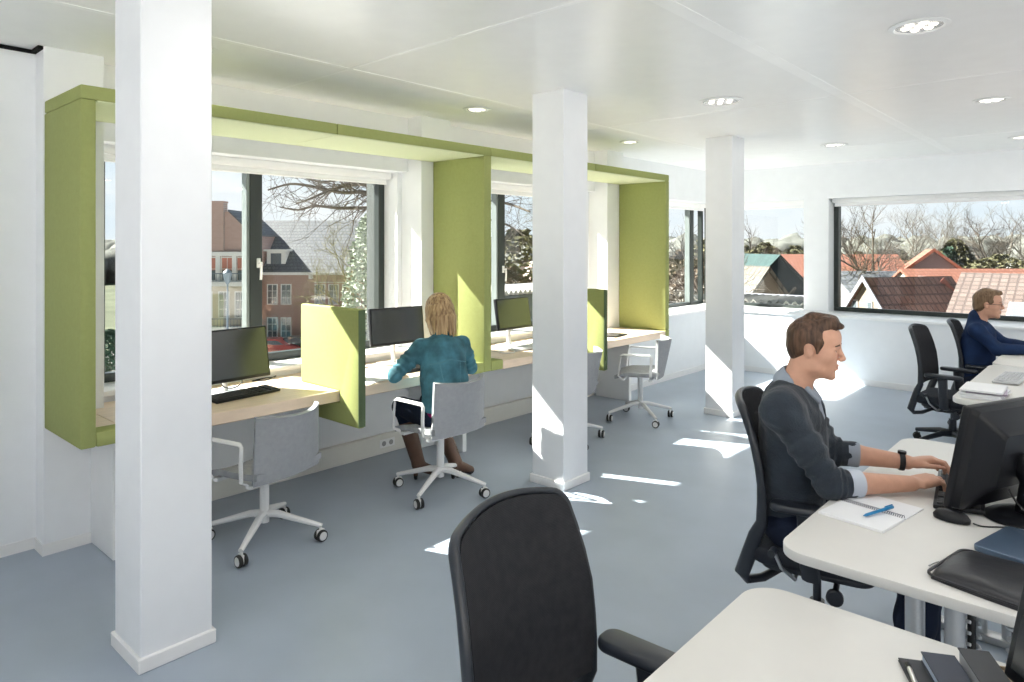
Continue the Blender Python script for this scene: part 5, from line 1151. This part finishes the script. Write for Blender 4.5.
# street lamp
p = at_d(227.5, 270, 38); t = thing('street_lamp', 'slim dark street lamp standing in front of the pale pink gable', 'street lamp', (p.x, p.y, GZ))
m = MB(); m.tube([(0, 0, 0), (0, 0, 1.0), (0, 0, 6.3)], [0.09, 0.07, 0.05], 12); m.build('pole', STEELB, t)
m = MB(); m.lathe([(0.05, 6.25), (0.16, 6.45), (0.22, 6.85), (0.24, 6.9), (0.06, 7.1), (0, 7.12)], 16); m.build('lantern', STEELB, t)
# parked cars
def car(px, d, rz, paint, label):
    p = at_d(px, 300, d); t = thing('car', label, 'car', (p.x, p.y, GZ + 0.05), rz, 'cars parked across the street')
    bm = bmesh.new(); prof = [(-2.1, 0.35), (-2.12, 0.75), (-1.95, 0.92), (-1.5, 1.0), (-0.95, 1.42), (0.45, 1.45), (1.1, 1.02), (1.85, 0.86), (2.1, 0.65), (2.1, 0.35)]
    m = MB(); n = len(prof); vs = [(x, -0.82 + (0.14 if z > 1.1 else 0), z) for x, z in prof] + [(x, 0.82 - (0.14 if z > 1.1 else 0), z) for x, z in prof]; bm.free()
    m.add(vs, [tuple(range(n - 1, -1, -1)), tuple(range(n, 2 * n))] + [(i, (i + 1) % n, n + (i + 1) % n, n + i) for i in range(n)]); m.build('car_body', paint, t, smooth=25)
    g = MB()
    for s in (-1, 1): g.add([(-1.35, s * 0.815, 1.03), (0.98, s * 0.815, 1.05), (0.40, s * 0.70, 1.38), (-0.9, s * 0.70, 1.36)], [(0, 1, 2, 3)]); g.add([(-1.35, s * 0.78, 1.03), (0.98, s * 0.78, 1.05), (0.40, s * 0.66, 1.38), (-0.9, s * 0.66, 1.36)], [(3, 2, 1, 0)])
    g.build('side_windows', WPANE, t, smooth=0)
    for x in (-1.3, 1.3):
        for s in (-1, 1): w = MB(); w.lathe([(0.0, -0.1), (0.2, -0.11), (0.31, -0.09), (0.31, 0.09), (0.2, 0.11), (0.0, 0.1)], 20, (x, s * 0.75, 0.31), axis='Y'); w.build('wheel', TYRE, t)
car(273, 51.5, YAW + 0.1, mat('car_red', (0.40, 0.035, 0.03), 0.3, 0.5, coat=0.5), 'small red car parked across the street, left of the green divider')
car(300, 52.5, YAW, mat('car_dark_green', (0.03, 0.05, 0.05), 0.3, 0.5, coat=0.5), 'dark car parked across the street beside the red one')
car(236, 51.0, YAW + PI, mat('car_silver', (0.45, 0.48, 0.52), 0.3, 0.5, 0.3, coat=0.5), 'silver blue car parked across the street below the pale gable')
# ---------------------------------------------------------------- houses seen through the corner and far windows
def tiles(name, c1, c2, mor): return brick_mat(name, c1, c2, mor, 1.0, 0.28, 0.30, 0.035, 0.8, 'XY', 0.0, 0.6)
T_OR = tiles('tile_orange', (0.205, 0.080, 0.052), (0.24, 0.100, 0.066), (0.15, 0.056, 0.038)); T_RB = tiles('tile_red_brown', (0.135, 0.066, 0.054), (0.20, 0.105, 0.085), (0.075, 0.036, 0.030)); T_BR = tiles('tile_weathered_brown', (0.115, 0.085, 0.076), (0.155, 0.118, 0.105), (0.075, 0.055, 0.050)); T_GB = tiles('tile_grey_brown', (0.11, 0.10, 0.084), (0.15, 0.138, 0.115), (0.065, 0.058, 0.05))
GREENR = mat('barn_dark_green', (0.022, 0.050, 0.050), 0.7, 0.3, var=0.2, vscale=2); GREENW = mat('barn_blue_green', (0.022, 0.050, 0.062), 0.7, 0.3, var=0.2, vscale=2)
BEIGE = brick_mat('brick_beige', (0.22, 0.175, 0.135), (0.25, 0.20, 0.155), (0.23, 0.20, 0.17), 1.0, 0.24, 0.075, 0.008, axis='YZ'); GREYC = mat('grey_cladding', (0.13, 0.14, 0.17), 0.7); BARGE = mat('bargeboard_grey', (0.24, 0.25, 0.29), 0.6)
def house(name, label, peak, rz, L, hw, drop, roof, wall, over=0.25, barge=None, group=None, th=0.16):
    """near gable peak at `peak`; ridge runs along local +x"""
    t = thing(name, label, 'house', (peak[0], peak[1], GZ), rz, group); zr = peak[2] - GZ; ze = zr - drop
    gable_walls(0, L, -hw, hw, 0, ze, zr - 0.02).build('wall', wall, t, smooth=0)
    gable_roof(0, L, -hw, hw, ze, zr, th, over).build('roof', roof, t, smooth=0)
    if barge:
        m = MB(); k = drop / hw
        for s in (-1, 1):
            v = [(-over - 0.06, s * (hw + over), ze - k * over), (-over - 0.06, 0, zr), (-over - 0.06, 0, zr + 0.26), (-over - 0.06, s * (hw + over), ze - k * over + 0.26)]
            m.add(v + [(a + 0.05, b, c) for a, b, c in v], [(0, 1, 2, 3), (7, 6, 5, 4), (0, 4, 5, 1), (1, 5, 6, 2), (2, 6, 7, 3), (3, 7, 4, 0)])
        m.build('bargeboard', barge, t, smooth=0)
    return t, zr, ze
p = at_d(866, 281, 30)
t, zr, ze = house('house', 'small house with a beige two windowed gable and red brown tiles beyond the wide window', p, rad(58), 4.6, 2.3, 2.9, T_RB, BEIGE, 0.15, BARGE)
for y in (-0.22, 0.62):
    f = MB(); f.box(-0.04, 0.03, y - 0.16, y + 0.16, zr - 1.55, zr - 0.85); fo = f.build('window', WTRIM, t, smooth=0); q = MB(); q.box(-0.055, -0.041, y - 0.10, y + 0.10, zr - 1.49, zr - 0.91); q.build('pane', WPANE, fo, smooth=0)
p = at_d(943, 283, 31)
t, zr, ze = house('house', 'house with a dark grey gable and red tiles, right of the beige gable', p, rad(112), 5.0, 1.9, 2.6, T_RB, GREYC, 0.12, mat('bargeboard_red', (0.26, 0.09, 0.07), 0.7))
p = at_d(968, 276.5, 27)
t = thing('house', 'big house with a weathered brown tiled roof and a skylight, behind the man in navy', 'house', (-4.75, 26.2, GZ)); zr = p.z - GZ; ze = zr - 2.6
gable_walls(0, 12, 0, 11.6, 0, ze, zr - 0.02).build('wall', BEIGE, t, smooth=0); gable_roof(0, 12, 0, 11.6, ze, zr, 0.16, 0.2).build('roof', T_BR, t, smooth=0)
k = 2.6 / 5.8; f = MB(); T = Matrix.Translation((2.15, 2.9, ze + 2.9 * k + 0.20)) @ Matrix.Rotation(math.atan(k), 4, 'X')
f.box(-0.55, 0.55, -0.65, 0.65, -0.05, 0.08, 0.01, 1, T); fo = f.build('skylight', BARGE, t); q = MB(); q.box(-0.45, 0.45, -0.55, 0.55, 0.081, 0.095, M=T); q.build('pane', mat('skylight_pane', (0.16, 0.17, 0.19), 0.1, 0.8), fo, smooth=0)
p = at_d(903, 271, 46); house('house', 'wide house with a bright orange tiled roof stretching along the middle of the wide window', p, YAW, 17, 5.0, 2.9, T_OR, CREAMW, 0.2)
p = at_d(934, 251.5, 51)
t, zr, ze = house('house', 'tall orange roofed house with a pale glazed gable, behind the wide orange roof', p, YAW + rad(62), 9, 3.6, 3.0, T_OR, mat('gable_glazed_pale', (0.36, 0.40, 0.44), 0.4), 0.25, mat('bargeboard_orange', (0.26, 0.085, 0.05), 0.7))
p = at_d(846, 262, 75); house('house', 'distant house with an orange tiled roof at the left edge of the wide window', p, YAW + 0.15, 8, 4, 2.6, T_OR, WTRIM, 0.2, WTRIM)
p = at_d(835, 273, 50); t, zr, ze = house('house', 'white house with a dark grey flat looking roof behind the beige gable', p, YAW - 0.1, 5.2, 4, 1.6, SLATE, WTRIM, 0.2)
p = at_d(1010, 262, 70); house('house', 'distant house with a pale grey roof at the right end of the wide window', p, YAW, 10, 4, 2.4, mat('roof_pale_grey', (0.20, 0.21, 0.23), 0.7), WTRIM, 0.2)
p = at_d(780, 257.5, 37); house('barn', 'dark green barn with a long sloping roof, seen through the narrow far window', p, rad(132), 7.5, 3.3, 3.4, GREENR, GREENW, 0.1)
p = at_d(768, 270.5, 27); t, zr, ze = house('house', 'low house with a grey brown tiled roof in front of the green barn', p, rad(150), 9, 2.0, 2.4, T_GB, BEIGE, 0.12)
p = at_d(783, 256, 58); house('house', 'orange tiled house rising behind the green barn', p, YAW - 0.1, 9, 4.5, 3.0, T_OR, BRICK, 0.2)
t = thing('chimney_stack', 'brick chimney in front of the dark green barn', 'chimney', at_d(798, 296, 33)); m = MB(); m.box(-0.3, 0.3, -0.3, 0.3, -4, 0.55); m.box(-0.35, 0.35, -0.35, 0.35, 0.55, 0.68); m.build('stack', BRICKP, t, smooth=0); t.location.z = GZ + 5; m = MB(); m.lathe([(0.1, 0.68), (0.12, 0.95), (0.08, 0.95), (0.07, 0.7)], 12); m.build('chimney_pot', T_RB, t)
p = at_d(530, 254, 42); house('house', 'house with a blue grey slate roof among bare trees, seen beside the middle column', p, YAW + 0.5, 8, 4.2, 3.0, SLATE, BRICKP, 0.2)
# ribbed roof edges just outside the second booth window and the far corner windows
RIB = mat('ribbed_roof_sheet', (0.20, 0.195, 0.18), 0.7)
def ribs(name, label, o, ux, L, W, drop):
    t = thing(name, label, 'roof', o); m = MB(); n = int(L / 0.12); ux = Vector(ux); uy = Vector((-ux.y, ux.x, 0)); N = n * 6; vs = []; fs = []
    for i in range(N + 1):
        s = i / N * L; z = 0.028 * math.cos(2 * PI * s / 0.12)
        for w, dz in ((0, 0.0), (W, -drop)): vs += [ux * s + uy * w + Vector((0, 0, z + dz)), ux * s + uy * w + Vector((0, 0, z + dz - 0.03))]
    for i in range(N):
        a, b = i * 4, (i + 1) * 4; fs += [(a, b, b + 2, a + 2), (a + 1, a + 3, b + 3, b + 1), (a + 2, b + 2, b + 3, a + 3), (a, a + 1, b + 1, b)]
    m.add(vs, fs); m.build('sheet', RIB, t, smooth=40); wb = MB(); q = [ux * 0.1 + uy * 0.1, ux * (L - 0.1) + uy * 0.1, ux * (L - 0.1) + uy * (W - 0.1), ux * 0.1 + uy * (W - 0.1)]; wb.add([(v.x, v.y, GZ - o[2]) for v in q] + [(v.x, v.y, -drop - 0.07) for v in q], [(3, 2, 1, 0), (4, 5, 6, 7), (0, 1, 5, 4), (1, 2, 6, 5), (2, 3, 7, 6), (3, 0, 4, 7)]); wb.build('wall', CLAD, t, smooth=0); g = MB(); g.tube([uy * (W + 0.06) + Vector((0, 0, -drop - 0.03)), uy * (W + 0.06) + ux * L + Vector((0, 0, -drop - 0.03))], 0.06, 10); g.build('gutter', BARGE, t)
    return t
ribs('ribbed_roof', 'pale ribbed roof edge just outside the far windows', (-5.2, 9.9, 0.85), (1, 0, 0), 1.8, 1.3, 0.01)
ribs('ribbed_roof', 'pale ribbed roof edge just outside the window beside the middle column', (-7.6, 7.6, 0.90), (0, 1, 0), 3.0, 1.3, 0.01)
# ---------------------------------------------------------------- trees
BARK = mat('bark_grey_brown', (0.105, 0.090, 0.075), 0.9, 0.1, bump=0.5, bscale=12, var=0.25); BARKD = mat('twig_far', (0.125, 0.112, 0.10), 0.9, 0.1, var=0.1); BARKP = mat('bark_pale', (0.16, 0.148, 0.13), 0.9, 0.1)
def branch_set(rnd, H, spread, levels, r0, kids=3, up=0.35, droop=0.0, start=0.3, sides=5, tf=0.55):
    big = MB(); fine = MB()
    def grow(p, d, L, r, lv):
        n = 4 if lv < 2 else 3; pts = [p]; dd = Vector(d)
        for i in range(n):
            dd = (dd + Vector((rnd.gauss(0, .13), rnd.gauss(0, .13), rnd.gauss(0, .08) + (up if lv else 0.05) * 0.22 - droop * lv * 0.05))).normalized(); pts.append(pts[-1] + dd * L / n)
        tgt = big if lv < 2 else fine
        tgt.tube(pts, [r * (1 - 0.6 * i / n) for i in range(n + 1)], max(3, sides + 1 - lv), cap=False)
        if lv >= levels: return
        K = kids + (2 if lv == 0 else 0) + (1 if lv == levels - 1 else 0)
        for k in range(K):
            f = start + (1 - start) * (k + 0.6) / K if lv == 0 else 0.25 + 0.75 * (k + rnd.random() * 0.6) / K
            i = min(int(f * n), n - 1); q = pts[i].lerp(pts[i + 1], f * n - i); ax = (pts[i + 1] - pts[i]).normalized()
            a, b, _ = frame_from(ax); ph = rnd.random() * 6.28 + k * 2.4; an = rad(rnd.uniform(28, 58)) * spread
            nd = (ax * math.cos(an) + (a * math.cos(ph) + b * math.sin(ph)) * math.sin(an)); nd = (nd + Vector((0, 0, up * 0.4))).normalized()
            grow(q, nd, L * rnd.uniform(0.50, 0.72), r * 0.50 * (1.0 if lv else 0.9), lv + 1)
        if lv == 0: grow(pts[-1], dd, L * 0.6, r * 0.4, 1)
    grow(Vector((0, 0, 0)), Vector((0, 0, 1)), H * tf, r0, 0); return big, fine
def bare_tree(name, label, px, d, top_y, seed, spread=1.0, levels=4, r0=0.22, kids=3, mt=None, droop=0.0, up=0.35, start=0.3, group='bare trees outside', tf=0.55):
    rnd = random.Random(seed); p = at_d(px, top_y, d); H = p.z - GZ; t = thing(name, label, 'tree', (p.x, p.y, GZ), rnd.random() * 6, group)
    b, f = branch_set(rnd, H, spread, levels, r0, kids, up, droop, start, 5, tf)
    zm = max(v.z for v in b.v + f.v); s = H / zm
    for mb in (b, f): mb.v = [v * s for v in mb.v]
    b.build('trunk_and_limbs', mt or BARK, t, smooth=60, fixn=False); f.build('twigs', mt or BARKD, t, smooth=60, fixn=False); return t
rnd = random.Random(12); tp = at_d(412, 300, 17.5); t = thing('bare_tree', 'big bare tree reaching long limbs across the top of the first booth window', 'tree', (tp.x, tp.y, GZ), 0, 'bare trees outside')
O = Vector((tp.x, tp.y, GZ)); L = MB(); Tw = MB()
limbs = [([(412, 212), (398, 203), (385, 195), (372, 186), (350, 184), (330, 190), (310, 186), (290, 184), (268, 190)], 0.085), ([(412, 218), (398, 212), (386, 204), (372, 195), (360, 192), (345, 193), (330, 191), (312, 198), (296, 204)], 0.08), ([(412, 230), (400, 216), (385, 209), (360, 208), (338, 208), (315, 206), (298, 210), (280, 207)], 0.07), ([(412, 205), (398, 196), (383, 188), (360, 181), (345, 179), (322, 182), (300, 176)], 0.07), ([(412, 214), (422, 200), (440, 196), (470, 200), (505, 203), (530, 212)], 0.085), ([(412, 222), (430, 212), (460, 216), (500, 222), (525, 236)], 0.07), ([(412, 206), (418, 180), (430, 150), (448, 120), (455, 90)], 0.11), ([(412, 206), (405, 175), (392, 140), (375, 112)], 0.10)]
for pts, r in limbs:
    n = len(pts); P = bez([at_d(x, y, 17.5 - 2.2 * i / (n - 1) + rnd.uniform(-.25, .25)) - O for i, (x, y) in enumerate(pts)], 4); N = len(P)
    L.tube(P, [r * (1 - 0.78 * i / (N - 1)) for i in range(N)], 7, cap=False)
    for q in range(int(N * 1.15)):
        i = rnd.randrange(3, N - 1); d = (P[i] - P[i - 1]).normalized(); a, b, _ = frame_from(d); ph = rnd.random() * 6.28; rr = r * (1 - 0.78 * i / (N - 1)) * 0.34
        cur = P[i]; dd = (d * 0.75 + (a * math.cos(ph) + b * math.sin(ph)) * 0.9).normalized(); ln = rnd.uniform(0.25, 0.55); pl = [cur]
        for k in range(4): dd = (dd + Vector((rnd.gauss(0, .22), rnd.gauss(0, .22), rnd.gauss(0.02, .18)))).normalized(); cur = cur + dd * ln * 0.6; pl.append(cur)
        Tw.tube(pl, [rr, rr * 0.8, rr * 0.6, rr * 0.4, rr * 0.25], 4, cap=False)
        for k in (1, 2, 3):
            dd2 = (pl[k + 1] - pl[k] + Vector((rnd.gauss(0, .2), rnd.gauss(0, .2), rnd.gauss(0, .2)))).normalized(); Tw.tube([pl[k], pl[k] + dd2 * ln * 0.5, pl[k] + dd2 * ln + Vector((0, 0, rnd.gauss(0, .1)))], [rr * 0.5, rr * 0.35, rr * 0.2], 3, cap=False)
top = at_d(412, 205, 17.5) - O
m = MB(); m.tube([(0, 0, 0), (0.05, 0.03, top.z * 0.5), (0, 0, top.z)], [0.34, 0.26, 0.17], 12); m.build('trunk', BARK, t); L.build('limbs', BARK, t, smooth=60, fixn=False); Tw.build('twigs', BARK, t, smooth=60, fixn=False)
bare_tree('bare_tree', 'bare tree with fine twigs behind the brick building', 325, 75, 196, 5, 1.1, 4, 0.3, 4)
bare_tree('bare_tree', 'dark bare tree at the left of the wide window, behind the beige gable', 872, 52, 188, 21, 1.0, 5, 0.26, 4, BARK)
bare_tree('bare_tree', 'slim bare tree left of centre in the wide window', 905, 85, 196, 22, 0.9, 5, 0.25, 4, BARKD)
bare_tree('bare_tree', 'pale bare birch in the middle of the wide window, left of the evergreen', 930, 70, 190, 23, 0.8, 5, 0.2, 4, BARKP)
bare_tree('bare_tree', 'broad bare tree at the right of the wide window above the orange roofs', 1000, 62, 200, 24, 1.15, 5, 0.28, 4, BARK)
bare_tree('bare_tree', 'bare tree near the right end of the wide window', 1040, 80, 198, 25, 1.0, 4, 0.26, 4, BARKD)
bare_tree('bare_tree', 'bare tree just behind the left edge of the wide window', 845, 95, 200, 26, 1.0, 4, 0.28, 4, BARKD)
bare_tree('bare_tree', 'bare tree seen through the narrow far window beside the column', 750, 60, 205, 27, 1.0, 4, 0.25, 4, BARKD)
bare_tree('bare_tree', 'dense brown bare tree outside the corner window past the green booths', 680, 22, 214, 28, 1.1, 4, 0.2, 5, BARK, 0, 0.3, 0.15)
bare_tree('bare_tree', 'bare tree filling the window just left of the corner', 702, 30, 212, 29, 1.1, 4, 0.2, 4, BARK, 0, 0.3, 0.15)
bare_tree('bare_tree', 'bare tree with drooping branches outside the second booth window', 545, 24, 150, 30, 1.4, 5, 0.26, 4, BARK, 0.5, 0.15, 0.6, tf=0.72)
def leafy(name, label, px, d, top_y, w, seed, col, cone=False, base=0.05, n=900, ls=0.32, cat='tree', group=None):
    rnd = random.Random(seed); p = at_d(px, top_y, d); H = p.z - GZ; t = thing(name, label, cat, (p.x, p.y, GZ), 0, group)
    m = MB(); m.tube([(0, 0, 0), (0.05, 0.02, H * 0.4), (0, 0, H * 0.8)], [0.05 * w, 0.035 * w, 0.01], 8); m.build('trunk', BARK, t)
    f = MB()
    for i in range(n):
        v = rnd.random() ** 0.8; z = H * (base + (1 - base) * v); rr = w / 2 * ((1 - v) ** 0.8 + 0.06 if cone else math.sqrt(max(0.02, 1 - (2 * v - 0.95) ** 2))); rr *= (0.62 + 0.42 * rnd.random()) * (0.85 + 0.2 * math.sin(5 * v + seed))
        a = rnd.random() * 6.283; c = Vector((math.cos(a) * rr, math.sin(a) * rr, z)); q = Vector((rnd.gauss(0, 1), rnd.gauss(0, 1), rnd.gauss(0, 1))).normalized(); x, y, _ = frame_from(q); s = ls * rnd.uniform(0.6, 1.3)
        f.add([c + x * s, c + y * s * 0.6, c - x * s, c - y * s * 0.6], [(0, 1, 2, 3)])
    tag(f.build('foliage', col, t, smooth=0, fixn=False), kind='stuff'); return t
LEAFO = mat('leaf_olive', (0.095, 0.092, 0.048), 0.8, 0.2, var=0.3, vscale=1.5); LEAFG = mat('leaf_dark_green', (0.040, 0.080, 0.055), 0.8, 0.2, var=0.3, vscale=1.5); LEAFP = mat('leaf_pale_green', (0.27, 0.31, 0.25), 0.8, 0.2, var=0.2, vscale=1.5); LEAFI = mat('leaf_ivy', (0.19, 0.18, 0.10), 0.8, 0.2, var=0.4, vscale=1.5); LEAFB = mat('leaf_brown', (0.11, 0.084, 0.058), 0.8, 0.2, var=0.3, vscale=1.5)
bare_tree('bare_tree', 'olive tinged bare tree standing before the long brick building', 340, 46, 212, 31, 1.0, 5, 0.18, 4, mat('twig_olive', (0.21, 0.195, 0.115), 0.9, 0.1, var=0.3, vscale=1.0), 0, 0.3, 0.15)
leafy('poplar_tree', 'pale green tree at the right edge of the first booth window', 376, 34, 205, 4.6, 1, LEAFP, False, 0.02, 5500, 0.11)
leafy('evergreen_tree', 'dark evergreen tree above the orange roof in the wide window', 949, 56, 248, 4.6, 2, LEAFG, True, 0.1, 3000, 0.25)
leafy('evergreen_tree', 'broader olive green tree just behind the dark evergreen', 955, 64, 240, 8, 3, LEAFO, True, 0.1, 3000, 0.3)
bs = [(925, 70, 256, 7, LEAFO, 'olive bushes left of the dark evergreen'), (1000, 58, 255, 8, LEAFO, 'olive bushes below the broad bare tree at the right'), (885, 62, 258, 7, LEAFO, 'olive bushes between the beige gable and the orange roofs'), (858, 70, 252, 6, LEAFB, 'brown bushes at the left end of the wide window'), (765, 66, 243, 9, LEAFO, 'olive bushes above the green barn'), (795, 72, 246, 8, LEAFO, 'olive trees behind the orange roof in the narrow window'), (742, 60, 246, 7, LEAFO, 'olive bush beside the last column in the narrow window'), (518, 34, 230, 7, LEAFO, 'olive tree behind the second booth window'), (506, 26, 268, 5, LEAFB, 'brown shrub low in the second booth window'), (684, 30, 250, 6, LEAFB, 'brown shrub low outside the window past the booths'), (704, 40, 240, 7, LEAFO, 'olive shrub outside the window by the corner'), (110, 30, 330, 3, LEAFG, 'dark green bush seen left of the nearest column')]
for i, (px, d, ty, w, c, lab) in enumerate(bs): leafy('bush', lab, px, d, ty, w, 40 + i, c, False, 0.0, 5000, 0.018 * w + 0.03, 'bush', 'bushes and shrubs outside')
# wooded ridge on the horizon
rnd = random.Random(3); m = MB()
for i in range(150):
    px = -250 + i * 10.5 + rnd.uniform(-4, 4); d = rnd.uniform(150, 240); p = at_d(px, 300, d); r = rnd.uniform(5.5, 9); zc = EYE + (HYP - rnd.uniform(239, 246)) / FPX * d - r * 0.9
    b = bmesh.new(); bmesh.ops.create_icosphere(b, subdivisions=3, radius=1)
    for v in b.verts: v.co *= 1 + 0.22 * math.sin(5 * v.co.x + i) * math.sin(6 * v.co.y + 2 * i) + rnd.uniform(-.05, .05)
    m.bm(b, Matrix.Translation((p.x, p.y, zc)) @ Matrix.Diagonal((r * 1.3, r * 1.3, r, 1)))
o = m.build('woodland', mat('woodland_haze', (0.125, 0.130, 0.120), 0.95, 0.05, var=0.35, vscale=0.5), smooth=180, fixn=False); tag(o, 'hazy bare woodland along the horizon', 'woodland', None, 'stuff')
